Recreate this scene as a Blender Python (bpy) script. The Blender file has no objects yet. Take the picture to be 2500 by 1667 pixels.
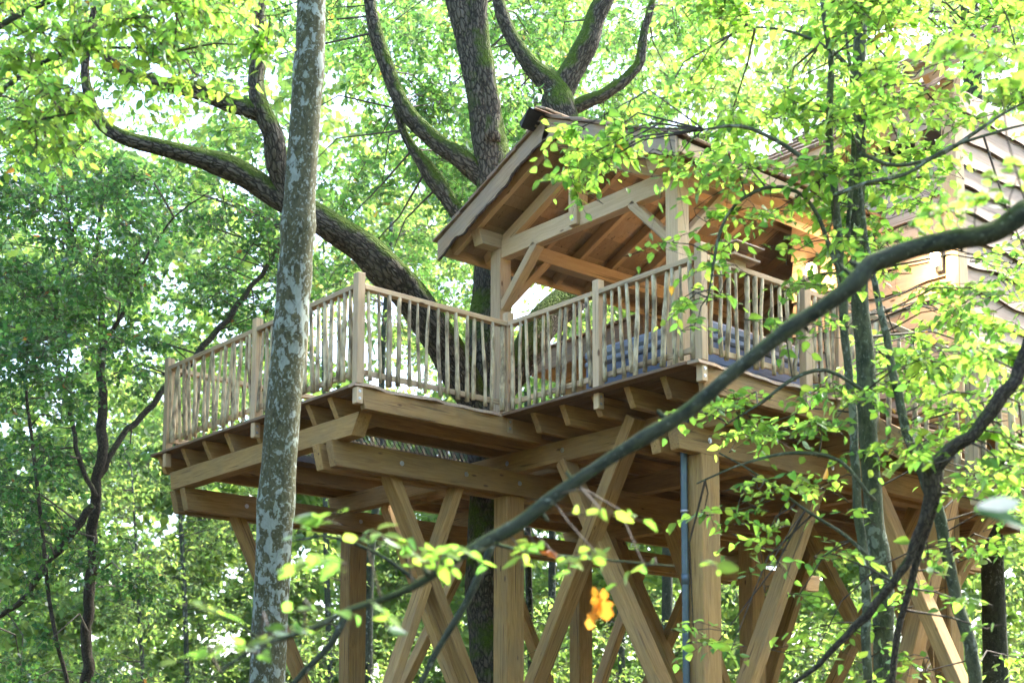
import bpy, math, random
import numpy as np
from mathutils import Vector, Matrix

rnd = random.Random(7)
nrg = np.random.default_rng(11)
sc = bpy.context.scene
COL = sc.collection
GZ = -5.3                                   # forest floor; the deck's walking surface is z = 0

# ------------------------------------------------------------------ camera
FPX, PITCH, YAW, ROLL, SHIFT = 3520.0, math.radians(6.64), math.radians(139.45), math.radians(.14), 631.5
CAM = np.array([11.29, -7.695, -3.677])
FW = np.array([math.cos(PITCH)*math.cos(YAW), math.cos(PITCH)*math.sin(YAW), math.sin(PITCH)])
_r = np.cross(FW, [0, 0, 1]); _r /= np.linalg.norm(_r); _u = np.cross(_r, FW)
RT = math.cos(ROLL)*_r + math.sin(ROLL)*_u
UP = -math.sin(ROLL)*_r + math.cos(ROLL)*_u
cd = bpy.data.cameras.new('camera'); cam = bpy.data.objects.new('camera', cd); COL.objects.link(cam)
cd.sensor_width = 36; cd.lens = FPX/2500*36; cd.shift_y = SHIFT/2500; cd.clip_start = .1; cd.clip_end = 1000
cd.dof.use_dof = True; cd.dof.focus_distance = 14.2; cd.dof.aperture_fstop = 2.3
cam.matrix_world = Matrix(((RT[0], UP[0], -FW[0], CAM[0]), (RT[1], UP[1], -FW[1], CAM[1]), (RT[2], UP[2], -FW[2], CAM[2]), (0, 0, 0, 1)))
sc.camera = cam
K = 2500/2352.

def at(x, y, t):
    """point at depth t (metres) in the direction of photo position x, y"""
    return CAM + t*(FW + (x*K-1250)/FPX*RT - (y*K-833.5-SHIFT)/FPX*UP)

# ------------------------------------------------------------------ light
SUN_EL, SUN_AZ = math.radians(48), math.radians(6)
w = bpy.data.worlds.new('World'); sc.world = w; w.use_nodes = True
nt = w.node_tree; bg = nt.nodes['Background']
sky = nt.nodes.new('ShaderNodeTexSky'); sky.sky_type = 'NISHITA'; sky.sun_disc = False
sky.sun_elevation = SUN_EL; sky.sun_rotation = SUN_AZ; sky.dust_density = 3.0; sky.air_density = 1.0; sky.ozone_density = 1.0
nt.links.new(sky.outputs[0], bg.inputs[0]); bg.inputs[1].default_value = .15
sd = bpy.data.lights.new('sun', 'SUN'); sd.energy = 2.0; sd.angle = math.radians(1.5); sd.color = (1, .94, .82)
so = bpy.data.objects.new('sun', sd); COL.objects.link(so)
sv = Vector((math.sin(SUN_AZ)*math.cos(SUN_EL), math.cos(SUN_AZ)*math.cos(SUN_EL), math.sin(SUN_EL)))
so.rotation_euler = sv.to_track_quat('Z', 'Y').to_euler(); so.location = (0, 20, 20)
vs = sc.view_settings; vs.view_transform = 'Standard'; vs.look = 'None'; vs.exposure = 2.85; vs.gamma = 1; vs.use_curve_mapping = False
sc.cycles.max_bounces = 5; sc.cycles.diffuse_bounces = 4; sc.cycles.glossy_bounces = 2; sc.cycles.transmission_bounces = 3; sc.cycles.transparent_max_bounces = 4
sc.cycles.use_adaptive_sampling = True; sc.cycles.adaptive_threshold = .03; sc.cycles.use_denoising = True
sc.cycles.sample_clamp_indirect = 6; sc.cycles.caustics_reflective = False; sc.cycles.caustics_refractive = False

# ------------------------------------------------------------------ materials
def mat(name):
    m = bpy.data.materials.new(name); m.use_nodes = True
    n = m.node_tree.nodes; return m, n, m.node_tree.links, n['Principled BSDF']

def ramp(n, stops):
    r = n.new('ShaderNodeValToRGB'); e = r.color_ramp.elements
    e[0].position, e[0].color = stops[0][0], (*stops[0][1], 1)
    e[1].position, e[1].color = stops[-1][0], (*stops[-1][1], 1)
    for p, c in stops[1:-1]:
        x = e.new(p); x.color = (*c, 1)
    return r

def noise(n, l, vec, scale, detail=4, rough=.55, dist=0):
    t = n.new('ShaderNodeTexNoise'); t.inputs['Scale'].default_value = scale; t.inputs['Detail'].default_value = detail
    t.inputs['Roughness'].default_value = rough; t.inputs['Distortion'].default_value = dist
    l.new(vec, t.inputs['Vector']); return t

def wood(name, light, dark, knot=(.12, .06, .03), grey=(.30, .27, .23), greyness=.35, scale=1.0, rough=.75, st=1.0):
    m, n, l, b = mat(name)
    tc = n.new('ShaderNodeTexCoord'); oi = n.new('ShaderNodeObjectInfo')
    off = n.new('ShaderNodeVectorMath'); off.operation = 'MULTIPLY_ADD'
    comb = n.new('ShaderNodeCombineXYZ')
    for i in range(3): l.new(oi.outputs['Random'], comb.inputs[i])
    l.new(comb.outputs[0], off.inputs[0]); off.inputs[1].default_value = (37, 23, 51); l.new(tc.outputs['Object'], off.inputs[2])
    mp = n.new('ShaderNodeMapping'); mp.inputs['Scale'].default_value = (.9*scale, 11*scale, 11*scale); l.new(off.outputs[0], mp.inputs[0])
    g = noise(n, l, mp.outputs[0], 2.6, 4, .62, 1.2)
    mp2 = n.new('ShaderNodeMapping'); mp2.inputs['Scale'].default_value = (2.5, 60, 60); l.new(off.outputs[0], mp2.inputs[0])
    f = noise(n, l, mp2.outputs[0], 2.0, 2, .5)
    r = ramp(n, [(.32, dark), (.52, tuple((a+c)/2 for a, c in zip(light, dark))), (.72, light)]); l.new(g.outputs[0], r.inputs[0])
    # knots
    mp3 = n.new('ShaderNodeMapping'); mp3.inputs['Scale'].default_value = (1.0, 2.6, 2.6); l.new(off.outputs[0], mp3.inputs[0])
    v = n.new('ShaderNodeTexVoronoi'); v.inputs['Scale'].default_value = 2.2; l.new(mp3.outputs[0], v.inputs['Vector'])
    kr = ramp(n, [(.05, (1, 1, 1)), (.10, (0, 0, 0))]); l.new(v.outputs['Distance'], kr.inputs[0])
    mk = n.new('ShaderNodeMix'); mk.data_type = 'RGBA'; l.new(kr.outputs[0], mk.inputs[0]); l.new(r.outputs[0], mk.inputs[6]); mk.inputs[7].default_value = (*knot, 1)
    mp5 = n.new('ShaderNodeMapping'); mp5.inputs['Scale'].default_value = (.55, 17, 17); l.new(off.outputs[0], mp5.inputs[0])
    ck = noise(n, l, mp5.outputs[0], 1.9, 2, .5, .25)
    cr = ramp(n, [(.655, (0, 0, 0)), (.685, (.75,)*3)]); l.new(ck.outputs[0], cr.inputs[0])
    mc = n.new('ShaderNodeMix'); mc.data_type = 'RGBA'; l.new(cr.outputs[0], mc.inputs[0]); l.new(mk.outputs[2], mc.inputs[6]); mc.inputs[7].default_value = (*[x*.38 for x in dark], 1); mk = mc
    # grey weathering and stains
    mp4 = n.new('ShaderNodeMapping'); mp4.inputs['Scale'].default_value = (1.3*st, 3*st, 3*st); l.new(off.outputs[0], mp4.inputs[0])
    s = noise(n, l, mp4.outputs[0], 1.4, 3, .6, 0)
    sr = ramp(n, [(.42, (0, 0, 0)), (.66, (greyness,)*3)]); l.new(s.outputs[0], sr.inputs[0])
    mg = n.new('ShaderNodeMix'); mg.data_type = 'RGBA'; l.new(sr.outputs[0], mg.inputs[0]); l.new(mk.outputs[2], mg.inputs[6]); mg.inputs[7].default_value = (*grey, 1)
    hv = n.new('ShaderNodeHueSaturation'); l.new(mg.outputs[2], hv.inputs['Color'])
    mr = n.new('ShaderNodeMapRange'); mr.inputs['To Min'].default_value = .78; mr.inputs['To Max'].default_value = 1.15
    l.new(oi.outputs['Random'], mr.inputs['Value']); l.new(mr.outputs[0], hv.inputs['Value'])
    l.new(hv.outputs[0], b.inputs['Base Color']); b.inputs['Roughness'].default_value = rough
    b.inputs['Specular IOR Level'].default_value = .25
    add = n.new('ShaderNodeMath'); add.operation = 'ADD'; l.new(g.outputs[0], add.inputs[0]); l.new(f.outputs[0], add.inputs[1])
    bp = n.new('ShaderNodeBump'); bp.inputs['Strength'].default_value = .25; bp.inputs['Distance'].default_value = .006
    l.new(add.outputs[0], bp.inputs['Height']); l.new(bp.outputs[0], b.inputs['Normal'])
    return m

def bark(name, ridge, furrow, moss=None, mossamt=.5, lichen=None, lich_scale=9, lich_cut=0., furrow_scale=16, stretch=.16, depth=.03, cut=(.36, .6), plates=0):
    m, n, l, b = mat(name)
    a = n.new('ShaderNodeAttribute'); a.attribute_name = 'bark'
    mp = n.new('ShaderNodeMapping'); mp.inputs['Scale'].default_value = (1, 1, stretch); l.new(a.outputs['Vector'], mp.inputs[0])
    t = noise(n, l, mp.outputs[0], furrow_scale, 6, .65, .9)
    hgt = t.outputs[0]
    if plates:
        dn = noise(n, l, a.outputs['Vector'], 14, 2, .5)
        dm = n.new('ShaderNodeVectorMath'); dm.operation = 'MULTIPLY_ADD'; l.new(dn.outputs['Color'], dm.inputs[0]); dm.inputs[1].default_value = (.05, .05, .12); l.new(a.outputs['Vector'], dm.inputs[2])
        mpv = n.new('ShaderNodeMapping'); mpv.inputs['Scale'].default_value = (1, 1, .30); l.new(dm.outputs[0], mpv.inputs[0])
        vo = n.new('ShaderNodeTexVoronoi'); vo.feature = 'DISTANCE_TO_EDGE'; vo.inputs['Scale'].default_value = plates; l.new(mpv.outputs[0], vo.inputs['Vector'])
        vr = n.new('ShaderNodeMapRange'); vr.inputs['From Max'].default_value = .22; l.new(vo.outputs['Distance'], vr.inputs['Value'])
        ml = n.new('ShaderNodeMath'); ml.operation = 'MULTIPLY'; l.new(vr.outputs[0], ml.inputs[0]); l.new(t.outputs[0], ml.inputs[1]); hgt = ml.outputs[0]
        sc2 = n.new('ShaderNodeMath'); sc2.operation = 'MULTIPLY_ADD'; l.new(hgt, sc2.inputs[0]); sc2.inputs[1].default_value = .8; sc2.inputs[2].default_value = .16; hgt = sc2.outputs[0]
    r = ramp(n, [(cut[0], furrow), (cut[1], ridge)]); l.new(hgt, r.inputs[0]); c = r.outputs[0]
    big = noise(n, l, a.outputs['Vector'], 3.5, 3, .6)
    if lichen:
        # irregular pale crusts of two sizes
        mpl = n.new('ShaderNodeMapping'); mpl.inputs['Scale'].default_value = (1, 1, .75); l.new(a.outputs['Vector'], mpl.inputs[0])
        n1 = noise(n, l, mpl.outputs[0], lich_scale, 5, .55, .4); n2 = noise(n, l, mpl.outputs[0], lich_scale*3.4, 4, .6, .3)
        r1 = ramp(n, [(.575+lich_cut, (0, 0, 0)), (.612+lich_cut, (1, 1, 1))]); zn = noise(n, l, a.outputs['Vector'], 1.6, 2, .5); za = n.new('ShaderNodeMath'); za.operation = 'MULTIPLY_ADD'; l.new(zn.outputs[0], za.inputs[0]); za.inputs[1].default_value = .42; l.new(n1.outputs[0], za.inputs[2]); zs = n.new('ShaderNodeMath'); zs.operation = 'SUBTRACT'; l.new(za.outputs[0], zs.inputs[0]); zs.inputs[1].default_value = .205; l.new(zs.outputs[0], r1.inputs[0])
        r2 = ramp(n, [(.565+lich_cut, (0, 0, 0)), (.62+lich_cut, (.8, .8, .8))]); l.new(n2.outputs[0], r2.inputs[0])
        mx = n.new('ShaderNodeMath'); mx.operation = 'MAXIMUM'; l.new(r1.outputs[0], mx.inputs[0]); l.new(r2.outputs[0], mx.inputs[1])
        fac = n.new('ShaderNodeMath'); fac.operation = 'MULTIPLY'; l.new(mx.outputs[0], fac.inputs[0])
        fr = ramp(n, [(.3, (.55,)*3), (.62, (.95,)*3)]); l.new(t.outputs[0], fr.inputs[0]); l.new(fr.outputs[0], fac.inputs[1])
        mm = n.new('ShaderNodeMix'); mm.data_type = 'RGBA'; l.new(fac.outputs[0], mm.inputs[0]); l.new(c, mm.inputs[6]); mm.inputs[7].default_value = (*lichen, 1); c = mm.outputs[2]
    if moss:
        ge = n.new('ShaderNodeNewGeometry'); sp = n.new('ShaderNodeSeparateXYZ'); l.new(ge.outputs['Normal'], sp.inputs[0])
        ad = n.new('ShaderNodeMath'); ad.operation = 'MULTIPLY_ADD'; l.new(big.outputs[0], ad.inputs[0]); ad.inputs[1].default_value = 1.6; l.new(sp.outputs[2], ad.inputs[2])
        mr = n.new('ShaderNodeMapRange'); mr.inputs['From Min'].default_value = 1.25-mossamt; mr.inputs['From Max'].default_value = 1.55-mossamt
        l.new(ad.outputs[0], mr.inputs['Value'])
        fine = noise(n, l, a.outputs['Vector'], 60, 3, .6)
        mc = ramp(n, [(.3, tuple(x*.55 for x in moss)), (.7, tuple(x*1.25 for x in moss))]); l.new(fine.outputs[0], mc.inputs[0])
        mm = n.new('ShaderNodeMix'); mm.data_type = 'RGBA'; l.new(mr.outputs[0], mm.inputs[0]); l.new(c, mm.inputs[6]); l.new(mc.outputs[0], mm.inputs[7]); c = mm.outputs[2]
    l.new(c, b.inputs['Base Color']); b.inputs['Roughness'].default_value = .9; b.inputs['Specular IOR Level'].default_value = .15
    bp = n.new('ShaderNodeBump'); bp.inputs['Strength'].default_value = .9; bp.inputs['Distance'].default_value = depth
    l.new(hgt, bp.inputs['Height']); l.new(bp.outputs[0], b.inputs['Normal'])
    return m

def leafmat(name, trans=.65, gloss=.03):
    m, n, l, b = mat(name); out = n['Material Output']
    a = n.new('ShaderNodeAttribute'); a.attribute_name = 'tint'
    d = n.new('ShaderNodeBsdfDiffuse'); l.new(a.outputs['Color'], d.inputs[0])
    tr = n.new('ShaderNodeBsdfTranslucent')
    mu = n.new('ShaderNodeMix'); mu.data_type = 'RGBA'; mu.blend_type = 'MULTIPLY'; mu.inputs[0].default_value = 1
    l.new(a.outputs['Color'], mu.inputs[6]); mu.inputs[7].default_value = (1.6, 1.75, 1.0, 1); l.new(mu.outputs[2], tr.inputs[0])
    mx = n.new('ShaderNodeMixShader'); mx.inputs[0].default_value = trans; l.new(d.outputs[0], mx.inputs[1]); l.new(tr.outputs[0], mx.inputs[2])
    g = n.new('ShaderNodeBsdfGlossy'); g.inputs['Roughness'].default_value = .42; g.inputs[0].default_value = (.9, .95, 1, 1)
    fr = n.new('ShaderNodeFresnel'); fr.inputs[0].default_value = 1.35
    mf = n.new('ShaderNodeMath'); mf.operation = 'MULTIPLY'; l.new(fr.outputs[0], mf.inputs[0]); mf.inputs[1].default_value = gloss*4
    m2 = n.new('ShaderNodeMixShader'); l.new(mf.outputs[0], m2.inputs[0]); l.new(mx.outputs[0], m2.inputs[1]); l.new(g.outputs[0], m2.inputs[2])
    l.new(m2.outputs[0], out.inputs[0]); return m

def plain(name, col, rough=.6, metal=0, var=.15, scale=8, bump=0):
    m, n, l, b = mat(name); tc = n.new('ShaderNodeTexCoord')
    t = noise(n, l, tc.outputs['Object'], scale, 4)
    r = ramp(n, [(.3, tuple(x*(1-var) for x in col)), (.7, tuple(min(1, x*(1+var)) for x in col))]); l.new(t.outputs[0], r.inputs[0])
    l.new(r.outputs[0], b.inputs['Base Color']); b.inputs['Roughness'].default_value = rough; b.inputs['Metallic'].default_value = metal
    if bump:
        bp = n.new('ShaderNodeBump'); bp.inputs['Strength'].default_value = bump; bp.inputs['Distance'].default_value = .01; l.new(t.outputs[0], bp.inputs['Height']); l.new(bp.outputs[0], b.inputs['Normal'])
    return m

M = {}
M['timber'] = wood('timber', (.50, .325, .125), (.30, .175, .062), greyness=.35, grey=(.19, .17, .115))
M['larch'] = wood('larch', (.62, .475, .29), (.49, .35, .20), knot=(.15, .085, .045), greyness=.16, grey=(.33, .30, .25))
M['ceiling'] = wood('ceiling_boards', (.42, .32, .20), (.33, .235, .14), greyness=.3, grey=(.25, .23, .19))
M['deckwood'] = wood('deck_boards', (.25, .165, .095), (.15, .095, .055), greyness=.4, grey=(.22, .20, .17))  # base tone lowered to stand in for deep shade under the deck
M['siding'] = wood('siding', (.58, .45, .33), (.45, .33, .235), knot=(.13, .08, .05), greyness=.35, grey=(.36, .34, .32))
M['redwood'] = wood('shingle_wood', (.36, .235, .145), (.20, .125, .08), greyness=.6, grey=(.22, .20, .17))
M['peeled'] = wood('peeled_sapling', (.66, .58, .38), (.54, .44, .25), knot=(.06, .045, .03), greyness=.85, grey=(.12, .085, .05), scale=1.2, st=3.2)
M['live'] = wood('live_edge', (.48, .35, .22), (.33, .225, .135), knot=(.08, .05, .035), greyness=.55, grey=(.24, .235, .21))
M['waney'] = plain('waney_edge', (.07, .05, .04), .9, bump=.6)
M['membrane'] = plain('roof_membrane', (.012, .012, .014), .5)
M['steel'] = plain('galvanised_steel', (.55, .57, .60), .35, 1, .1)
M['zinc'] = plain('zinc_pipe', (.09, .135, .165), .42, .35, .2, 5)
M['rope'] = plain('net_cord', (.03, .03, .035), .8)
M['black'] = plain('black_iron_and_shade', (.02, .02, .02), .5)
M['tubshell'] = wood('tub_panel', (.17, .22, .31), (.12, .16, .24), knot=(.08, .1, .15), greyness=.2, grey=(.14, .17, .22), rough=.55)
M['tublid'] = plain('tub_cover', (.25, .30, .37), .6, 0, .12, 6)
M['oak'] = bark('oak_bark', (.135, .125, .095), (.036, .034, .026), moss=(.075, .125, .016), mossamt=.56, furrow_scale=24, stretch=.10, depth=.05, cut=(.24, .56), plates=27)
M['lichen'] = bark('lichen_bark', (.10, .102, .058), (.045, .048, .026), moss=(.04, .055, .018), mossamt=.05, lichen=(.29, .345, .315), lich_scale=14, furrow_scale=26, stretch=.55, depth=.008)
M['smooth'] = bark('hornbeam_bark', (.058, .07, .046), (.02, .028, .021), moss=(.045, .07, .02), mossamt=.12, lichen=(.24, .28, .23), lich_scale=22, lich_cut=.05, furrow_scale=26, stretch=.35, depth=.008)
M['stem'] = bark('hornbeam_stem_bark', (.115, .13, .085), (.045, .056, .040), moss=(.05, .075, .02), mossamt=.1, lichen=(.26, .30, .25), lich_scale=20, lich_cut=.03, furrow_scale=26, stretch=.35, depth=.008)
M['dark'] = bark('rough_dark_bark', (.085, .075, .055), (.028, .025, .019), moss=(.05, .08, .02), mossamt=.1, furrow_scale=34, stretch=.25, depth=.012, cut=(.22, .6), plates=60)
M['twig'] = plain('twig', (.055, .045, .032), .85, 0, .3, 5)
M['leaf'] = leafmat('leaf')

def floor_mat():
    m, n, l, b = mat('leaf_litter'); tc = n.new('ShaderNodeTexCoord')
    t = noise(n, l, tc.outputs['Object'], 3, 8, .7); r = ramp(n, [(.3, (.03, .022, .012)), (.55, (.065, .045, .022)), (.75, (.05, .06, .022))])
    l.new(t.outputs[0], r.inputs[0]); l.new(r.outputs[0], b.inputs['Base Color']); b.inputs['Roughness'].default_value = .95
    bp = n.new('ShaderNodeBump'); bp.inputs['Distance'].default_value = .1; l.new(t.outputs[0], bp.inputs['Height']); l.new(bp.outputs[0], b.inputs['Normal']); return m
M['floor'] = floor_mat()

def glow(name, col, s):
    m, n, l, b = mat(name); b.inputs['Base Color'].default_value = (*col, 1); b.inputs['Emission Color'].default_value = (*col, 1); b.inputs['Emission Strength'].default_value = s; return m
M['bulb'] = glow('lit_lamp_glass', (1, .78, .45), 9)

# ------------------------------------------------------------------ helpers
WM = {}
def link(o, parent=None, Mx=None):
    Mx = Mx or Matrix.Identity(4); COL.objects.link(o); WM[o.name] = Mx
    o.matrix_basis = Mx
    if parent is not None:
        o.parent = parent; o.matrix_parent_inverse = WM[parent.name].inverted()
    return o

def tag(o, label=None, cat=None, group=None, kind=None):
    for k, v in (('label', label), ('category', cat), ('group', group), ('kind', kind)):
        if v: o[k] = v
    return o

def empty(name, loc=(0, 0, 0), parent=None):
    o = bpy.data.objects.new(name, None); o.empty_display_size = .2
    return link(o, parent, Matrix.Translation(Vector(loc)))

def mesh(name, verts, faces, m, parent=None, Mx=None, smooth=False):
    me = bpy.data.meshes.new(name); me.from_pydata([tuple(map(float, v)) for v in verts], [], faces); me.update()
    for mm in (m if isinstance(m, (list, tuple)) else [m]): me.materials.append(mm)
    if smooth: me.polygons.foreach_set('use_smooth', [True]*len(me.polygons))
    return link(bpy.data.objects.new(name, me), parent, Mx)

_cbf = None
def cbox(L, W, H, c):
    """chamfered box centred on 0; 24 vertices, 44 triangles"""
    v = []; idx = {}
    hs = (L/2, W/2, H/2)
    for sx in (-1, 1):
        for sy in (-1, 1):
            for sz in (-1, 1):
                for ax in range(3):
                    p = [s*(h-(0 if i == ax else c)) for i, (s, h) in enumerate(zip((sx, sy, sz), hs))]
                    idx[(sx, sy, sz, ax)] = len(v); v.append(p)
    f = []
    S = (-1, 1)
    for ax in range(3):
        o = [i for i in range(3) if i != ax]
        for s in S:
            q = []
            for a, b in ((-1, -1), (1, -1), (1, 1), (-1, 1)):
                k = [0, 0, 0]; k[ax] = s; k[o[0]] = a; k[o[1]] = b; q.append(idx[(*k, ax)])
            f.append(q)
    for ax in range(3):                      # edges parallel to ax
        o = [i for i in range(3) if i != ax]
        for a in S:
            for b in S:
                def g(s, fx):
                    k = [0, 0, 0]; k[ax] = s; k[o[0]] = a; k[o[1]] = b; return idx[(*k, fx)]
                f.append([g(-1, o[0]), g(1, o[0]), g(1, o[1]), g(-1, o[1])])
    for sx in S:
        for sy in S:
            for sz in S: f.append([idx[(sx, sy, sz, i)] for i in range(3)])
    # consistent outward orientation (convex body around 0)
    va = np.array(v); out = []
    for q in f:
        a, b_, c_ = va[q[0]], va[q[1]], va[q[2]]
        nrm = np.cross(b_-a, c_-a)
        out.append(q if nrm @ va[q].mean(0) > 0 else q[::-1])
    return v, out

def frame(p0, p1, up=(0, 0, 1)):
    p0, p1 = Vector(p0), Vector(p1); x = (p1-p0).normalized(); u = Vector(up)
    if abs(x.dot(u)) > .98: u = Vector((0, 1, 0))
    y = u.cross(x).normalized(); z = x.cross(y)
    mx = Matrix((x, y, z)).transposed().to_4x4(); mx.translation = (p0+p1)/2
    return mx, (p1-p0).length

def beam(name, p0, p1, wd, ht, m, parent, c=.006, up=(0, 0, 1), cut=None):
    """squared timber from p0 to p1; wd across, ht along 'up'; cut = length of the bevelled lower end(s)"""
    mx, L = frame(p0, p1, up)
    v, f = cbox(L, wd, ht, c)
    if cut:
        for q in v:
            for s, k in ((-1, cut[0]), (1, cut[1])):
                if k and q[0]*s > L/2-2*c and q[2] < 0: q[0] -= s*k; 
    return mesh(name, v, f, m, parent, mx)

def post(name, x, y, z0, z1, wx, wy, m, parent, c=.008):
    v, f = cbox(z1-z0, wx, wy, c)          # local x is up, so that the grain runs up
    mx = Matrix(((0, 1, 0, x), (0, 0, 1, y), (1, 0, 0, (z0+z1)/2), (0, 0, 0, 1)))
    return mesh(name, v, f, m, parent, mx)

_bolt = None
def bolt(p, nrm, parent, r=.017):
    global _bolt
    if _bolt is None:
        v, f = [], []
        for k, (rad, h) in enumerate(((1.6, 0), (1.6, .18), (.95, .2), (.85, .75))):
            for i in range(10):
                a = i*math.tau/10; v.append((rad*math.cos(a), rad*math.sin(a), h))
        for k in range(3):
            for i in range(10): f.append((k*10+i, k*10+(i+1) % 10, k*10+10+(i+1) % 10, k*10+10+i))
        f.append(tuple(range(30, 40)))
        me = bpy.data.meshes.new('bolt'); me.from_pydata(v, [], f); me.materials.append(M['steel']); _bolt = me
    q = Vector(nrm).to_track_quat('Z', 'Y').to_matrix().to_4x4(); q.translation = Vector(p)
    return link(bpy.data.objects.new('bolt', _bolt), parent, q @ Matrix.Scale(r, 4))

def catmull(P, R, step):
    P = np.array(P, float); R = np.array(R, float); out, ro = [], []
    Q = np.vstack([2*P[0]-P[1], P, 2*P[-1]-P[-2]])
    for i in range(len(P)-1):
        n = max(1, int(np.linalg.norm(P[i+1]-P[i])/step))
        for k in range(n):
            t = k/n; a, b, c, d = Q[i:i+4]
            out.append(.5*((2*b)+(c-a)*t+(2*a-5*b+4*c-d)*t*t+(3*b-a-3*c+d)*t**3)); ro.append(R[i]+(R[i+1]-R[i])*t)
    out.append(P[-1]); ro.append(R[-1]); return np.array(out), np.array(ro)

def tube_geo(P, R, sides, lump=0., seed=0):
    P = np.asarray(P, float); n = len(P); g = np.random.default_rng(seed)
    T = np.gradient(P, axis=0); T /= np.linalg.norm(T, axis=1)[:, None]
    ref = np.array([1., 0, 0]) if abs(T[0][0]) < .8 else np.array([0, 1., 0])
    U = ref-T[0]*(ref@T[0]); U /= np.linalg.norm(U); V, B = [], []
    ang = np.linspace(0, 2*np.pi, sides, endpoint=False); ln = np.concatenate([[0], np.cumsum(np.linalg.norm(np.diff(P, axis=0), axis=1))])
    ph = g.uniform(0, 6.28, 8)
    for i in range(n):
        U = U-T[i]*(U@T[i]); U /= np.linalg.norm(U); W = np.cross(T[i], U)
        r = R[i]*(1+lump*(np.sin(2*ang+ph[0]+ln[i]*1.3)*.5+np.sin(3*ang+ph[1]-ln[i]*2.1)*.5+.6*np.sin(ang*1+ln[i]*5+ph[2])*np.sin(ln[i]*3.1+ph[3])))
        V.append(P[i]+np.outer(r*np.cos(ang), U)+np.outer(r*np.sin(ang), W))
        B.append(np.stack([R[i]*np.cos(ang)+seed*1.7, R[i]*np.sin(ang), np.full(sides, ln[i])], 1))
    F = [(i*sides+k, i*sides+(k+1) % sides, (i+1)*sides+(k+1) % sides, (i+1)*sides+k) for i in range(n-1) for k in range(sides)]
    V = np.concatenate(V); B = np.concatenate(B)
    F.append(tuple(range(sides))[::-1]); F.append(tuple((n-1)*sides+k for k in range(sides)))
    return V, F, B

def tube(name, P, R, m, parent, sides=10, step=.15, lump=.05, seed=0, kink=0., knobs=0):
    P, R = catmull(P, R, step)
    if kink:
        g = np.random.default_rng(seed+100); s = np.concatenate([[0], np.cumsum(np.linalg.norm(np.diff(P, axis=0), axis=1))]); ph = g.uniform(0, 6.28, (3, 3))
        r0 = np.maximum(R, .012); k = sum(np.sin(np.outer(s, [fr/ max(.05, R.max())]*3)+ph[i])*am for i, (fr, am) in enumerate(((.35, .55), (.8, .35), (1.7, .16))))
        fade = np.clip(s/(4*R.max()), 0, 1)[:, None]; P = P+k*r0[:, None]*kink*fade
    if knobs:
        g = np.random.default_rng(seed+200); n = len(R)
        for _ in range(knobs):
            c = g.uniform(.05, .95)*n; R = R*(1+g.uniform(.05, .16)*np.exp(-((np.arange(n)-c)/g.uniform(1.2, 2.6))**2))
    V, F, B = tube_geo(P, R, sides, lump, seed)
    o = mesh(name, V, F, m, parent, None, True)
    a = o.data.attributes.new('bark', 'FLOAT_VECTOR', 'POINT'); a.data.foreach_set('vector', B.astype(np.float32).ravel())
    return o

# ------------------------------------------------------------------ ground
def ground():
    n = 60; v, f = [], []
    for i in range(n+1):
        for j in range(n+1):
            a, b = (i/n-.5)*2, (j/n-.5)*2
            x, y = math.copysign(abs(a)**2, a)*400, math.copysign(abs(b)**2, b)*400
            z = GZ+(.12*math.sin(x*.7+1)*math.cos(y*.6))*(1 if abs(x)+abs(y) > 14 else .3)
            v.append((x, y, z))
    for i in range(n):
        for j in range(n): f.append((i*(n+1)+j, (i+1)*(n+1)+j, (i+1)*(n+1)+j+1, i*(n+1)+j+1))
    tag(mesh('ground', v, f, M['floor'], None, None, True), kind='structure')
ground()

# ------------------------------------------------------------------ treehouse
TH = empty('treehouse', (0, 3, GZ))
tag(TH, 'open wooden treehouse platform with gabled porch raised on timber posts and crossed braces', 'treehouse')

# --- deck: boards, joists, wavy edge boards, net round the oak
DK = empty('deck', (0, 0, 0), TH)
HX0, HX1, HY0, HY1 = -3.2, -.98, .55, 3.55
_pm = {}
def plank(x0, x1, y, wdt, z=-.016, th=.03):
    L = round(x1-x0, 3); key = (L, wdt, th)
    if key not in _pm:
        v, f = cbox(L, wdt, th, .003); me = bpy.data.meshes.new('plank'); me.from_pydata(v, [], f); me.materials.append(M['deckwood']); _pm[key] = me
    return link(bpy.data.objects.new('plank', _pm[key]), DK, Matrix.Translation(((x0+x1)/2, y, z)))
y = .01
while y < 5.0:
    xe = -.075 if y < 1.84 else 2.62
    segs = [(-4.23, HX0), (HX1, xe)] if HY0 < y < HY1 else [(-4.23, xe)] if y < 1.84 else [(-4.23, -.9), (-.894, xe)]
    for a, b in segs: plank(a, b, y, .136)
    y += .142
y = 5.06
while y < 11.8:
    plank(-4.23, -.3, y, .19); plank(-.294, 3.55, y, .19); y += .196

def edge_board(y0, y1, x, seed):
    g = random.Random(seed); n = 40; v = []; ph = [g.uniform(0, 6.3) for _ in range(4)]
    for i in range(n+1):
        yy = y0+(y1-y0)*i/n
        o = x+.055+.018*math.sin(yy*9+ph[0])+.013*math.sin(yy*17+ph[1])+.012*math.sin(yy*5+ph[2])
        dz = .008*math.sin(yy*6+ph[3])
        v += [(x-.07, yy, 0), (o-.012, yy, dz), (o, yy, -.034+dz), (x-.07, yy, -.034)]
    f = [(i*4+k, i*4+(k+1) % 4, i*4+4+(k+1) % 4, i*4+4+k) for i in range(n) for k in range(4)]+[(0, 1, 2, 3)[::-1], (n*4, n*4+1, n*4+2, n*4+3)]
    mesh('edge_board', v, f, M['live'], DK)
edge_board(-.062, 1.80, 0.0, 1); edge_board(1.80, 3.95, 2.70, 5)

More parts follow.
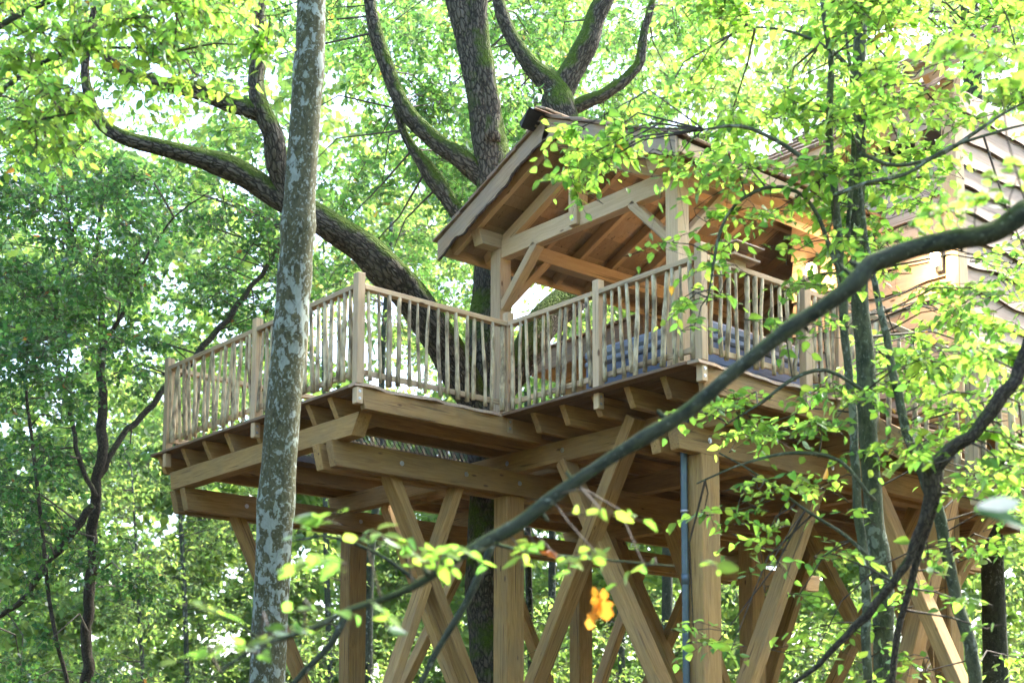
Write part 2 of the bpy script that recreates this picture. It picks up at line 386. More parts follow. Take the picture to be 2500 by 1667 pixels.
for x in (-4.13, -3.55, -1.97, -.90, -.50, -.1+.02):
    if x > -.2: continue
    beam('joist', (x, .0, -.13), (x, 11.8, -.13), .08, .195, M['timber'], DK, cut=(.09, 0))
for x in (-3.05, -2.55, -1.97, -1.45):
    if x != -1.97: beam('joist', (x, .0, -.13), (x, .54, -.13), .08, .195, M['timber'], DK, cut=(.09, 0))
    beam('joist', (x, 3.56, -.13), (x, 11.8, -.13), .08, .195, M['timber'], DK)
for x in (.36, .80, 1.27, 1.72, 2.2):
    beam('joist', (x, 1.93, -.13), (x, 11.8, -.13), .08, .195, M['timber'], DK, cut=(.09, 0))
for x in (2.9, 3.4): beam('joist', (x, 4.95, -.13), (x, 11.8, -.13), .08, .195, M['timber'], DK)
beam('trimmer', (-4.1, .58, -.128), (-.5, .58, -.128), .07, .19, M['timber'], DK)
beam('trimmer', (-4.1, 3.54, -.128), (-.5, 3.54, -.128), .07, .19, M['timber'], DK)
beam('rim_joist', (.0, .02, -.137), (.0, 2.35, -.137), .07, .205, M['timber'], DK, cut=(.04, 0))
beam('rim_joist', (2.68, 1.93, -.155), (2.68, 5.0, -.155), .07, .24, M['timber'], DK)
beam('rim_joist', (3.52, 4.95, -.155), (3.52, 11.8, -.155), .07, .24, M['timber'], DK)
beam('rim_joist', (2.72, 4.93, -.155), (3.55, 4.93, -.155), .07, .24, M['timber'], DK)

def net():
    v, f = [], []
    def cord(a, b, r=.0045):
        a, b = Vector(a), Vector(b); n = 5; base = len(v); d = (b-a).normalized(); s = d.cross(Vector((0, 0, 1))).normalized()
        for i in range(n+1):
            p = a.lerp(b, i/n); p.z -= .08*math.sin(math.pi*min(1, max(0, (p.x-HX0)/(HX1-HX0))))*math.sin(math.pi*min(1, max(0, (p.y-HY0)/(HY1-HY0))))
            v.extend((p+s*r, p-s*r, p+Vector((0, 0, r*1.6))))
        for i in range(n):
            for k in range(3): f.append((base+i*3+k, base+i*3+(k+1) % 3, base+i*3+3+(k+1) % 3, base+i*3+3+k))
    W, H = HX1-HX0, HY1-HY0; sp = .062
    k = -H
    while k < W:
        for s in (1, -1):
            t0, t1 = max(0, -k), min(H, W-k)
            if t1-t0 > .03:
                y0, y1 = (HY0+t0, HY0+t1) if s == 1 else (HY1-t0, HY1-t1)
                cord((HX0+k+t0, y0, -.05), (HX0+k+t1, y1, -.05))
        k += sp
    tag(mesh('net', v, f, M['rope'], TH), kind='stuff')
net()

# --- carrying beams, posts and braces
def lower_beam(xc, y0, bolts):
    for s in (-1, 1):
        b = beam('beam', (xc+s*.12, y0, -.575), (xc+s*.12, 12.0, -.575), .12, .262, M['timber'], TH, cut=(.06, .06))
        if s > 0:
            for yy in bolts: bolt((xc+.18, yy, -.57), (1, 0, 0), b)
lower_beam(-3.88, .12, (.95, 2.6, 6.6)); lower_beam(-.68, .04, (.9, 1.75, 2.5, 6.6)); lower_beam(2.09, 2.02, (2.5, 4.4, 6.6))
b = beam('beam', (-4.03, .18, -.334), (-.12, .18, -.334), .16, .214, M['timber'], TH, cut=(.04, .12))
b = beam('beam', (-4.2, 2.49, -.345), (2.62, 2.49, -.345), .14, .228, M['timber'], TH, cut=(.1, .1))
for x in (-.62, .28, 1.45): bolt((x, 2.42, -.34), (0, -1, 0), b)
b = beam('beam', (-4.2, 6.6, -.345), (3.5, 6.6, -.345), .14, .228, M['timber'], TH, cut=(.1, .1))
b = beam('beam', (-4.2, 4.4, -.345), (3.3, 4.4, -.345), .14, .228, M['timber'], TH)
beam('beam', (-4.2, 10.2, -.345), (3.5, 10.2, -.345), .14, .228, M['timber'], TH)
for xs, yc in (((-3.88, -.68, 2.12), 2.5), ((-3.88, -.68, 2.12), 6.6), ((-3.88, -.68, 2.12), 10.6)):
    for x in xs: post('support_post', x+(.045 if x > 0 else 0), yc+(.12 if x < -3 and yc < 3 else 0), GZ-.3, -.705, .23, .26, M['timber'], TH, .012)
def brace(p0, p1, wd, ht, up, name='brace'):
    """p0, p1 fix the line; it runs on down to the forest floor"""
    p0, p1 = Vector(p0), Vector(p1); d = (p1-p0)/(p1.z-p0.z); e = p0+d*(GZ-.2-p0.z)
    return beam(name, p0, e, wd, ht, M['timber'], TH, .008, up)
brace((-.68, .80, -.53), (-.68, 1.82, -2.53), .12, .19, (1, 0, 0)).rotation_mode
brace((-.68, 1.80, -.56), (-.68, .97, -2.70), .105, .17, (1, 0, 0))
brace((-3.88, .86, -.56), (-3.88, 1.9, -2.65), .12, .19, (1, 0, 0))
brace((-3.88, 4.6, -.56), (-3.88, 3.4, -2.65), .11, .18, (1, 0, 0))
b = brace((1.46, 2.345, -.22), (0.0, 2.345, -2.67), .14, .20, (0, 1, 0)); bolt((1.36, 2.27, -.36), (0, -1, 0), b)
bolt((.83, 2.27, -1.28), (0, -1, 0), b)
brace((.26, 2.49, -.46), (1.55, 2.49, -2.75), .13, .20, (0, 1, 0))
brace((-3.1, 2.60, -.46), (-1.7, 2.60, -2.75), .13, .19, (0, 1, 0))
brace((2.09, 4.45, -.56), (2.09, 3.22, -2.81), .12, .20, (1, 0, 0))
brace((2.09, 5.2, -.56), (2.09, 6.3, -2.81), .11, .19, (1, 0, 0))
for x0 in (-3.88, -.68):
    brace((x0+.75, 6.6, -.46), (x0+2.0, 6.6, -2.7), .13, .19, (0, 1, 0)); brace((x0+2.5, 6.75, -.46), (x0+1.1, 6.75, -2.7), .12, .19, (0, 1, 0))
for x0 in (-3.88, -.68):
    brace((x0, 7.9, -.56), (x0, 6.9, -2.6), .11, .19, (1, 0, 0)); brace((x0, 5.0, -.56), (x0, 6.0, -2.6), .11, .19, (1, 0, 0))
brace((2.9, 6.75, -.46), (1.4, 6.75, -2.7), .12, .19, (0, 1, 0)); brace((3.46, 4.95, -.3), (3.0, 4.6, -2.6), .17, .2, (0, 1, 0))
brace((2.6, 4.4, -.46), (3.6, 4.4, -2.7), .13, .19, (0, 1, 0))

# --- railings
def baluster(p, top, bot, parent, seed, r0=.018):
    g = random.Random(seed); n = 8; P = []; R = []
    lean = (g.uniform(-.022, .022), g.uniform(-.022, .022)); ph = [g.uniform(0, 6.3) for _ in range(4)]; am = g.uniform(.001, .0045)
    kink = g.uniform(.3, .7); ka = g.uniform(-.010, .010)
    for i in range(n+1):
        t = i/n; k = ka*max(0, 1-abs(t-kink)/.3)
        P.append((p[0]+lean[0]*(t-.5)*2+am*math.sin(t*5+ph[0])+k, p[1]+lean[1]*(t-.5)*2+am*math.sin(t*6+ph[1])+k*.6, bot+(top-bot)*t))
        R.append(r0*(1.14-.26*t)*(1+.07*math.sin(t*11+ph[2]))*g.uniform(.95, 1.06))
    V, F, B = tube_geo(P, R, 8, .07, seed)
    o = mesh('baluster', [(v[2]-(top+bot)/2, v[0]-p[0], v[1]-p[1]) for v in V], F, M['peeled'], parent,
             Matrix(((0, 1, 0, p[0]), (0, 0, 1, p[1]), (1, 0, 0, (top+bot)/2), (0, 0, 0, 1))), True)
    return o
def rail_run(p0, p1, out, n, ends=(.045, .045), top=1.0, zb=.13, slope=0.0, bots=(.02, .09), label=None):
    """handrail (the part) with lower rail and sapling balusters; out = outward direction"""
    a, b_ = Vector((*p0, 0)), Vector((*p1, 0)); d = (b_-a); L = d.length; d.normalize(); o = Vector((*out, 0))
    z1 = slope*L
    A, Bp = a+d*ends[0], b_-d*ends[1]
    za, zbb = slope*ends[0], slope*(L-ends[1])
    h = beam('railing', A+Vector((0, 0, top-.026+za)), Bp+Vector((0, 0, top-.026+zbb)), .085, .052, M['larch'], TH, .005)
    beam('lower_rail', A-o*.012+Vector((0, 0, zb+za)), Bp-o*.012+Vector((0, 0, zb+zbb)), .026, .055, M['larch'], h, .004)
    for i in range(n):
        t = ends[0]+(L-sum(ends))*(i+.5+rnd.uniform(-.16, .16))/n; q = a+d*t+o*.021
        baluster((q.x, q.y), top-.05+slope*t, zb-rnd.uniform(.045, .11)+slope*t, h, rnd.randrange(10**6), rnd.choice((.017, .019, .021, .023, .026)))
    return h
def rail_post(x, y, parent, z0=-.195, bolts=None, top=1.105):
    post('railing_post', x, y, -.001, top, .088, .088, M['larch'], parent, .006)
    if z0 < -.05:
        k = post('railing_post', x, y, z0, -.036, .075, .075, M['larch'], parent, .005)
        for nv in (bolts or ()):
            for zz in (-.075, -.145): bolt((x+nv[0]*.0375, y+nv[1]*.0375, zz), (*nv, 0), parent, .010)
PX = dict(P0=(-3.915, 0), P1=(-1.911, 0), P2=(0, 0), P3=(0, 1.902), P4=(1.369, 1.902), P5=(2.717, 1.902), P6=(2.75, 3.352))
sB = (1, 0); sA = (0, -1)
r1 = rail_run(PX['P0'], PX['P1'], sA, 17); rail_post(*PX['P0'], r1); rail_post(*PX['P1'], r1, bolts=(sB,))
r2 = rail_run(PX['P1'], PX['P2'], sA, 16); rail_post(*PX['P2'], r2, bolts=(sB,))
r3 = rail_run(PX['P2'], PX['P3'], sB, 15); rail_post(*PX['P3'], r3, bolts=(sB,))
r4 = rail_run(PX['P3'], PX['P4'], sA, 11); rail_post(*PX['P4'], r4, bolts=(sB,))
r5 = rail_run(PX['P4'], PX['P5'], sA, 11); rail_post(*PX['P5'], r5, bolts=(sB,))
r6 = rail_run(PX['P5'], (2.717, 3.352), sB, 11)
post('railing_post', 2.765, 3.352, -.22, 1.105, .088, .10, M['larch'], r6, .006); bolt((2.81, 3.352, -.06), (1, 0, 0), r6, .011); bolt((2.81, 3.352, -.15), (1, 0, 0), r6, .011)
r7 = rail_run((2.717, 3.352), (2.717, 3.93), sB, 5, ends=(.05, .045)); rail_post(2.717, 3.93, r7)
r8 = rail_run(PX['P0'], (-3.915, 4.9), (-1, 0), 38); rail_post(-3.915, 2.4, r8, 0); rail_post(-3.915, 4.9, r8, 0)

# --- steps going down beside the cabin
ST = empty('stair', (2.8, 4.4, 0), TH)
SL = -.62
for yy in (3.93, 4.85): beam('stringer', (2.72, yy, -.15), (5.7, yy, -.15+SL*2.98), .06, .26, M['timber'], ST)
for i in range(11):
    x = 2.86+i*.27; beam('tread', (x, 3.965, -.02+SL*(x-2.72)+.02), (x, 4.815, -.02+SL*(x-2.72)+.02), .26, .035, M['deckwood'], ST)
hr = beam('handrail', (2.76, 3.93, .97), (5.65, 3.93, .97+SL*2.89), .08, .05, M['larch'], ST)
for i in range(20):
    x = 2.9+i*.142; baluster((x, 3.90+rnd.uniform(-.01, .01)), .94+SL*(x-2.72), -.12+SL*(x-2.72)-rnd.uniform(0, .1), ST, rnd.randrange(10**6), rnd.uniform(.02, .036))
for x in (4.25, 5.6): post('railing_post', x, 3.88, SL*(x-2.72)-.35, SL*(x-2.72)+1.06, .1, .1, M['larch'], ST)
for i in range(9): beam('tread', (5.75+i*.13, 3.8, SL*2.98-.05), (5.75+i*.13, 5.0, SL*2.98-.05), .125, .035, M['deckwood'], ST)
for x, yy in ((5.75, 3.87), (5.75, 4.93), (6.8, 3.87), (6.8, 4.93)): post('support_post', x, yy, GZ-.2, SL*2.98-.07, .12, .12, M['timber'], ST)

# --- porch frame
post('porch_post', -.575, 2.28, 0, 2.03, .165, .165, M['larch'], TH); post('porch_post', 2.085, 2.28, 0, 2.03, .165, .165, M['larch'], TH)
tb = beam('tie_beam', (-.492, 2.275, 2.02), (2.002, 2.275, 2.02), .12, .20, M['larch'], TH)
kp = post('king_post', .72, 2.245, 1.93, 2.72, .125, .17, M['larch'], TH); bolt((.72, 2.16, 2.0), (0, -1, 0), kp, .015)
for x in (-.575, 2.085): beam('wall_plate', (x, 1.90, 2.115), (x, 8.6 if x < 0 else 5.0, 2.115), .15, .165, M['larch'], TH, cut=(.06, 0))
beam('porch_brace', (-.51, 2.275, 1.36), (.06, 2.275, 1.94), .09, .12, M['larch'], TH, up=(0, 1, 0)); beam('porch_brace', (2.02, 2.275, 1.42), (1.50, 2.275, 1.94), .09, .12, M['larch'], TH, up=(0, 1, 0))
beam('porch_brace', (2.085, 2.35, 1.42), (2.085, 2.95, 2.05), .085, .12, M['larch'], TH, up=(1, 0, 0)); beam('porch_brace', (-.575, 2.35, 1.42), (-.575, 2.95, 2.05), .085, .12, M['larch'], TH, up=(1, 0, 0))
beam('porch_post', (-.575, 5.4, 0), (-.575, 5.4, 2.03), .15, .15, M['larch'], TH, up=(0, 1, 0))

# --- porch roof
RX, RZ, SLP = .745, 2.97, .448
def rz(x, off=0.0): return RZ-SLP*abs(x-RX)+off
nx = math.cos(math.atan(SLP))
def slope_slab(name, x0, x1, y0, y1, off, th, m, parent):
    v = []
    for yy in (y0, y1):
        for x, o in ((x0, off), (x1, off), (x1, off-th), (x0, off-th)): v.append((x, yy, rz(x, o)))
    f = [(0, 1, 2, 3), (7, 6, 5, 4), (0, 4, 5, 1), (1, 5, 6, 2), (2, 6, 7, 3), (3, 7, 4, 0)]
    return mesh(name, v, f, m, parent)
RF = empty('porch_roof', (RX, 3.4, 2.9), TH)
beam('porch_post', (-.575, 8.5, 0), (-.575, 8.5, 2.03), .15, .15, M['larch'], TH, up=(0, 1, 0))
for k in range(12):                                     # ceiling boards run with the ridge, both slopes
    for s in (-1, 1):
        xa, xb = RX+s*(.004+k*.15), RX+s*(.004+k*.15+.1465)
        slope_slab('ceiling_board', min(xa, xb), max(xa, xb), 1.80, 8.6, -.028, .022, M['ceiling'], RF)
for yy in (1.95, 2.42, 2.95, 3.48, 4.0, 4.52, 5.05, 5.6, 6.15, 6.7, 7.25, 7.8, 8.35):
    for s in (-1, 1):
        a, e = RX+s*.02, RX+s*1.74
        beam('rafter', (a, yy, rz(a, -.052-.065)), (e, yy, rz(e, -.052-.065)), .065, .12, M['larch'], RF)
beam('ridge_beam', (RX, 1.84, 2.80), (RX, 8.6, 2.80), .08, .15, M['larch'], RF)
for s in (-1, 1):                                       # principal rafters of the truss
    beam('principal_rafter', (RX+s*.05, 2.29, 2.66), (RX+s*1.26, 2.29, 2.66-SLP*1.22), .10, .13, M['larch'], RF)
def barge(s, seed):
    g = random.Random(seed); n = 60; v = []; ph = [g.uniform(0, 6.3) for _ in range(6)]; Lb = 1.80/nx
    for i in range(n+1):
        t = i/n; x = Lb*t
        dep = .19+.020*math.sin(t*11+ph[0])+.012*math.sin(t*23+ph[1])+.034*math.exp(-((t-.38)/.045)**2)+.040*math.exp(-((t-.80)/.04)**2)-.025*math.exp(-((t-.16)/.08)**2)+.004*math.sin(t*60+ph[2])+.003*math.sin(t*133+ph[3])
        # plumb cuts at ridge and eave
        k = SLP*nx
        v += [(x, -.017, 0), (x+(dep*SLP*(1 if i in (0, n) else 0)), -.017, -dep), (x+(dep*SLP*(1 if i in (0, n) else 0)), -.006, -dep-.014), (x+(dep*SLP*(1 if i in (0, n) else 0)), .017, -dep-.004), (x, .017, 0)]
    f = []
    for i in range(n):
        for q in range(5): f.append((i*5+q, i*5+(q+1) % 5, i*5+5+(q+1) % 5, i*5+5+q))
    f += [(4, 3, 2, 1, 0), tuple(n*5+q for q in range(5))]
    if s > 0: v = [(x, -y, z) for x, y, z in v]; f = [q[::-1] for q in f]
    a = math.atan(SLP); dx = Vector((s*math.cos(a), 0, -math.sin(a))); dz = Vector((s*math.sin(a), 0, math.cos(a))); dy = dz.cross(dx)
    if s < 0: dy = -dy; v = [(x, -y, z) for x, y, z in v]; f = [q[::-1] for q in f]; dy = -dy
    mx = Matrix((dx, dy, dz)).transposed().to_4x4(); mx.translation = Vector((RX+s*.002, 1.779, rz(RX, -.005)))
    o = mesh('barge_board', v, f, [M['live'], M['waney']], RF, mx)
    for i, p in enumerate(o.data.polygons):
        if i < n*5 and i % 5 in (1, 2): p.material_index = 1
    return o
barge(-1, 3); barge(1, 8)
_sm = {}
def shingle(x_low, s, yy, wdt, L, off, tilt, parent, yaw=0):
    """split shingle lying down the slope; x_low = distance of its lower edge from the ridge"""
    key = (round(wdt, 2), round(L, 2), rnd.randrange(3))
    if key not in _sm:
        v, f = cbox(L, key[0]-.006, .022, .003)
        for q in v:
            q[2] *= 1.25 if q[0] > 0 else .6
            q[0] += .012*math.sin(q[1]*30+key[2]*2) if q[0] > 0 else 0
        me = bpy.data.meshes.new('shingle'); me.from_pydata(v, [], f); me.materials.append(M['redwood']); _sm[key] = me
    a = math.atan(SLP)
    down = Vector((s*math.cos(a), 0, -math.sin(a))); nn = Vector((s*math.sin(a), 0, math.cos(a)))
    down = (down+nn*tilt).normalized(); yv = nn.cross(down).normalized(); nn = down.cross(yv)
    c = Vector((RX+s*x_low, yy, rz(RX+s*x_low, off)))-down*L/2
    mx = Matrix((down, yv, nn)).transposed().to_4x4(); mx.translation = c
    return link(bpy.data.objects.new('shingle', _sm[key]), parent, mx)
for s in (-1, 1):
    for k in range(6):
        xl = 1.85-k*.315; yy = 1.725
        while yy < (8.6 if s < 0 else 5.0):
            wdt = rnd.choice((.18, .22, .26, .32)); shingle(xl+rnd.uniform(-.015, .015), s, yy+wdt/2, wdt, min(.52, xl/nx-.03), .035, .055, RF); yy += wdt
def ridge_cap():
    for s in (-1, 1):
        v, f = cbox(3.36, .17, .022, .004)
        a = math.atan(SLP*1.12); d = Vector((s*math.cos(a), 0, -math.sin(a))); yv = Vector((0, 1, 0)); z = Vector((s*math.sin(a), 0, math.cos(a)))
        if s < 0: mx = Matrix((yv, -d, z)).transposed().to_4x4()
        else: mx = Matrix((yv, -d, z)).transposed().to_4x4()
        mx.translation = Vector((RX, 3.30, 3.035))+d*.085+z*.012*(1 if s > 0 else 0)
        mesh('ridge_board', v, f, M['live'], RF, mx)
    v = [(RX-.01, 1.55, 3.02), (RX-.19, 1.58, 2.935), (RX-.185, 1.59, 2.87), (RX-.03, 1.70, 2.985), (RX-.01, 2.1, 3.02), (RX-.19, 2.1, 2.935), (RX-.185, 2.1, 2.90), (RX-.03, 2.1, 2.985)]
    mesh('roof_membrane', v, [(0, 1, 2, 3), (4, 7, 6, 5), (0, 4, 5, 1), (1, 5, 6, 2), (2, 6, 7, 3), (3, 7, 4, 0)], M['membrane'], RF)
ridge_cap()
beam('fascia', (RX+1.80, 1.80, rz(RX+1.80, -.09)), (RX+1.80, 5.0, rz(RX+1.80, -.09)), .03, .13, M['larch'], RF)
beam('fascia', (RX-1.80, 1.80, rz(RX-1.80, -.09)), (RX-1.80, 8.6, rz(RX-1.80, -.09)), .03, .13, M['larch'], RF)

# --- cabin behind the porch
CB = empty('cabin', (1.2, 5, 0), TH)
def live_board(name, p0, p1, hgt, out, parent, m, seed, amp=.018):
    """clapboard with a wavy lower edge, leaning out at the bottom; length p0-p1 at the top edge"""
    g = random.Random(seed); p0, p1, o = Vector(p0), Vector(p1), Vector(out); L = (p1-p0).length; d = (p1-p0).normalized()
    n = max(6, int(L/.12)); v = []; ph = [g.uniform(0, 6.3) for _ in range(3)]; bump = g.uniform(.2, .8)*L
    for i in range(n+1):
        t = L*i/n; wv = amp*math.sin(t*3.1+ph[0])+amp*.6*math.sin(t*7.7+ph[1])+amp*1.6*math.exp(-((t-bump)/.12)**2)
        for oo, zz in ((.004, 0), (.045, -hgt-wv), (.022, -hgt-wv-.006), (-.018, 0)):
            v.append((t-L/2, oo, zz))
    f = []
    for i in range(n):
        for k in range(4): f.append((i*4+k, i*4+(k+1) % 4, i*4+4+(k+1) % 4, i*4+4+k))
    f += [(0, 1, 2, 3), (n*4+3, n*4+2, n*4+1, n*4)]
    mx = Matrix((d, o, Vector((0, 0, 1)))).transposed().to_4x4(); mx.translation = (p0+p1)/2
    ob = mesh(name, v, f, [m, M['waney']], parent, mx)
    for i, p in enumerate(ob.data.polygons):
        if i < n*4 and i % 4 == 1: p.material_index = 1
    return ob
X0, X1, Y0, Y1 = 1.35, 3.43, 5.0, 11.6
for k in range(12):
    z = 2.70-k*.225
    live_board('wall_board', (X0, Y0, z), (X1-.07, Y0, z), .235, (0, -1, 0), CB, M['siding'], k)
    if z < 2.3: live_board('wall_board', (-1.0, 8.62, z), (X0, 8.62, z), .235, (0, -1, 0), CB, M['siding'], k+60)
for k in range(11): beam('wall_board', (X0, Y0+.03, .12+k*.225), (X0, 8.6, .12+k*.225), .03, .215, M['siding'], CB)
for k in range(13):
    z = 3.38-k*.27; live_board('wall_board', (X1, Y0+.07, z), (X1, Y1, z), .285, (1, 0, 0), CB, M['siding'], k+30, .024)
post('corner_post', X1-.02, Y0+.02, -.03, 3.44, .16, .16, M['larch'], CB)
post('corner_post', X1-.02, Y1, -.03, 3.44, .16, .16, M['larch'], CB)
for x in (1.45, 2.0, 2.55, 3.0): post('stud', x, Y0+.06, 2.68, 3.02, .07, .09, M['larch'], CB)
beam('head_plate', (X0, Y0+.05, 3.06), (X1-.1, Y0+.05, 3.06), .12, .10, M['larch'], CB)
mesh('back_lining', [(X0+.05, 5.3, 0), (X1-.1, 5.3, 0), (X1-.1, 5.3, 3.3), (X0+.05, 5.3, 3.3), (X0+.05, 5.36, 0), (X1-.1, 5.36, 0), (X1-.1, 5.36, 3.3), (X0+.05, 5.36, 3.3)], [(0, 1, 2, 3), (7, 6, 5, 4), (0, 4, 5, 1), (1, 5, 6, 2), (2, 6, 7, 3), (3, 7, 4, 0)], M['black'], CB)  # black sheet added so the clerestory gaps read as unlit interior
v, f = cbox(.05, Y1-Y0-.1, 3.3, .01); mesh('back_lining', v, f, M['timber'], CB, Matrix.Translation((X1-.07, (Y0+Y1)/2, 1.66)))
# window in the porch wall
def window(x0, x1, z0, z1, yv):
    W = post('window', x0+.03, yv-.02, z0, z1, .06, .10, M['larch'], CB)
    post('frame', x1-.03, yv-.02, z0, z1, .06, .10, M['larch'], W)
    for zz in (z0+.03, z1-.03): beam('frame', (x0+.06, yv-.02, zz), (x1-.06, yv-.02, zz), .09, .06, M['larch'], W)
    m, n, l, b = mat('window_glass'); b.inputs['Base Color'].default_value = (.03, .035, .04, 1); b.inputs['Roughness'].default_value = .04; b.inputs['Specular IOR Level'].default_value = .8
    v, f = cbox(x1-x0-.12, .012, z1-z0-.12, .002); mesh('pane', v, f, m, W, Matrix.Translation(((x0+x1)/2, yv, (z0+z1)/2)))
window(.2, .9, .5, 1.85, 8.56)
# cabin roofs: slope facing the porch, split shingles in courses
def slope_roof(x0, x1, ye, ze, pitch, ncourse, name, seed):
    R = empty(name, ((x0+x1)/2, ye, ze), CB); a = math.radians(pitch)
    d = Vector((0, -math.cos(a), -math.sin(a))); nn = Vector((0, -math.sin(a), math.cos(a)))
    g = random.Random(seed)
    Ls = ncourse*.26+.3
    p0 = Vector((x0, ye, ze)); v = []
    for e in (0, -.05):
        for (x, s) in ((x0, 0), (x1, 0), (x1, Ls), (x0, Ls)): v.append(tuple(Vector((x, ye, ze))-d*s+nn*e))
    mesh('roof_deck', v, [(0, 1, 2, 3), (7, 6, 5, 4), (0, 4, 5, 1), (1, 5, 6, 2), (2, 6, 7, 3), (3, 7, 4, 0)], M['ceiling'], R)
    for k in range(ncourse):
        x = x0-.03
        while x < x1:
            wd = g.choice((.16, .22, .28, .34)); key = ('r', wd, g.randrange(3))
            if key not in _sm:
                vv, f = cbox(.50, wd-.008, .03, .004)
                for q in vv: q[0] += (.015*math.sin(q[1]*25+key[2]*2) if q[0] > 0 else 0); q[2] *= 1.3 if q[0] > 0 else .5
                me = bpy.data.meshes.new('shingle'); me.from_pydata(vv, [], f); me.materials.append(M['redwood']); _sm[key] = me
            dd = (d+nn*.07).normalized(); xv = Vector((1, 0, 0)); n2 = dd.cross(xv)*-1; 
            yv = n2.cross(dd)
            mx = Matrix((dd, yv, n2)).transposed().to_4x4(); mx.translation = Vector((x+wd/2, ye, ze))-d*(k*.26-.05+g.uniform(-.02, .02))+nn*.045-dd*.25
            link(bpy.data.objects.new('shingle', _sm[key]), R, mx); x += wd
    for i in range(int((x1-x0)/.55)+1):
        x = x0+.05+i*.55
        a0 = Vector((x, ye, ze))+d*(-.02)-nn*.11; beam('rafter', a0, a0-d*1.2, .07, .12, M['larch'], R)
    beam('fascia', (x0, ye-.02, ze-.05), (x1, ye-.02, ze-.05), .03, .12, M['larch'], R)
slope_roof(1.0, 2.66, 4.72, 3.10, 37, 6, 'roof', 2)
slope_roof(2.70, 3.95, 4.66, 3.48, 37, 7, 'roof', 4)
live_board('wall_board', (2.7, 5.0, 3.42), (X1-.1, 5.0, 3.42), .27, (0, -1, 0), CB, M['siding'], 91); live_board('wall_board', (2.7, 5.0, 3.25), (X1-.1, 5.0, 3.25), .27, (0, -1, 0), CB, M['siding'], 92)

# --- lower wing beside the cabin
WG = empty('side_wing', (-2, 5.4, 0), TH)
for k in range(8): beam('wall_board', (-3.0, 5.45, .1+k*.2), (-1.05, 5.45, .1+k*.2), .03, .19, M['timber'], WG)
for k in range(8): beam('wall_board', (-1.1, 5.5, .1+k*.2), (-1.1, 8.0, .1+k*.2), .03, .19, M['timber'], WG)
fa = beam('fascia', (-3.15, 4.98, 1.78), (-1.0, 5.0, 1.84), .035, .27, M['redwood'], WG)
beam('fascia', (-1.0, 5.0, 1.84), (-1.0, 7.9, 1.84), .035, .24, M['redwood'], WG)
mesh('soffit', [(-3.15, 5.0, 1.64), (-1.02, 5.0, 1.69), (-1.02, 7.9, 1.69), (-3.15, 7.9, 1.64), (-3.15, 5.0, 1.68), (-1.02, 5.0, 1.73), (-1.02, 7.9, 1.73), (-3.15, 7.9, 1.68)], [(3, 2, 1, 0), (4, 5, 6, 7), (0, 1, 5, 4), (1, 2, 6, 5), (2, 3, 7, 6), (3, 0, 4, 7)], M['timber'], WG)
for k in range(4):
    x = -3.22
    while x < -1.15:
        wd = rnd.choice((.16, .2, .26)); beam('shingle', (x+wd/2, 4.93+k*.10, 1.945+.026*k+(x+3.2)*.028), (x+wd/2, 5.5+k*.1, 1.985+.026*k+(x+3.2)*.028), wd-.01, .022, M['redwood'], WG, .003); x += wd
mesh('roof_deck', [(-3.15, 5.2, 2.02), (-1.15, 5.2, 2.05), (-1.15, 7.9, 2.14), (-3.15, 7.9, 2.10), (-3.15, 5.2, 1.98), (-1.15, 5.2, 2.01), (-1.15, 7.9, 2.10), (-3.15, 7.9, 2.06)], [(0, 1, 2, 3), (7, 6, 5, 4), (0, 4, 5, 1), (1, 5, 6, 2), (2, 6, 7, 3), (3, 7, 4, 0)], M['redwood'], WG)

# --- downpipe
def downpipe():
    P = [(2.14, 2.36, -.20), (2.13, 2.35, -.30), (2.10, 2.33, -.42), (2.095, 2.325, -.62), (2.095, 2.325, -2.5), (2.095, 2.325, GZ+.05)]
    o = tube('downpipe', P, [.034]*6, M['zinc'], TH, 14, .12, 0, 3)
    for z in (-1.25, -2.95, -4.4): tube('pipe_clip', [(2.095, 2.325, z-.012), (2.095, 2.325, z+.012)], [.040]*2, M['steel'], o, 14, .1, 0)
    for z in (-1.9, -3.4): tube('pipe_socket', [(2.095, 2.325, z-.05), (2.095, 2.325, z+.05)], [.0385]*2, M['zinc'], o, 14, .2, 0)
downpipe()

# ------------------------------------------------------------------ things on the deck
def hot_tub():
    t = tag(empty('hot_tub', (1.4, 3.35, 0)), 'square slate blue hot tub with padded grey cover on the porch', 'hot tub')
    x0, x1, y0, y1 = .64, 2.2, 2.43, 4.28
    for k in range(4):
        z = .07+k*.108
        for p0, p1 in (((x0+.03, y0+.015, z), (x1-.03, y0+.015, z)), ((x1-.015, y0+.03, z), (x1-.015, y1-.03, z)), ((x0+.015, y0+.03, z), (x0+.015, y1-.03, z)), ((x0+.03, y1-.015, z), (x1-.03, y1-.015, z))):
            beam('side_panel', p0, p1, .03, .103, M['tubshell'], t)
    for x in (x0+.04, x1-.04):
        for yy in (y0+.04, y1-.04): post('corner_post', x, yy, 0, .46, .09, .09, M['tubshell'], t)
    v, f = cbox(x1-x0+.04, y1-y0+.04, .07, .02); mesh('rim', v, f, M['tublid'], t, Matrix.Translation(((x0+x1)/2, (y0+y1)/2, .497)))
    for s in (0, 1):
        L = (y1-y0)/2; v, f = cbox(x1-x0+.06, L+.03, .115, .03); mesh('cover', v, f, M['tublid'], t, Matrix.Translation(((x0+x1)/2, y0+L*(s+.5), .595)))
hot_tub()

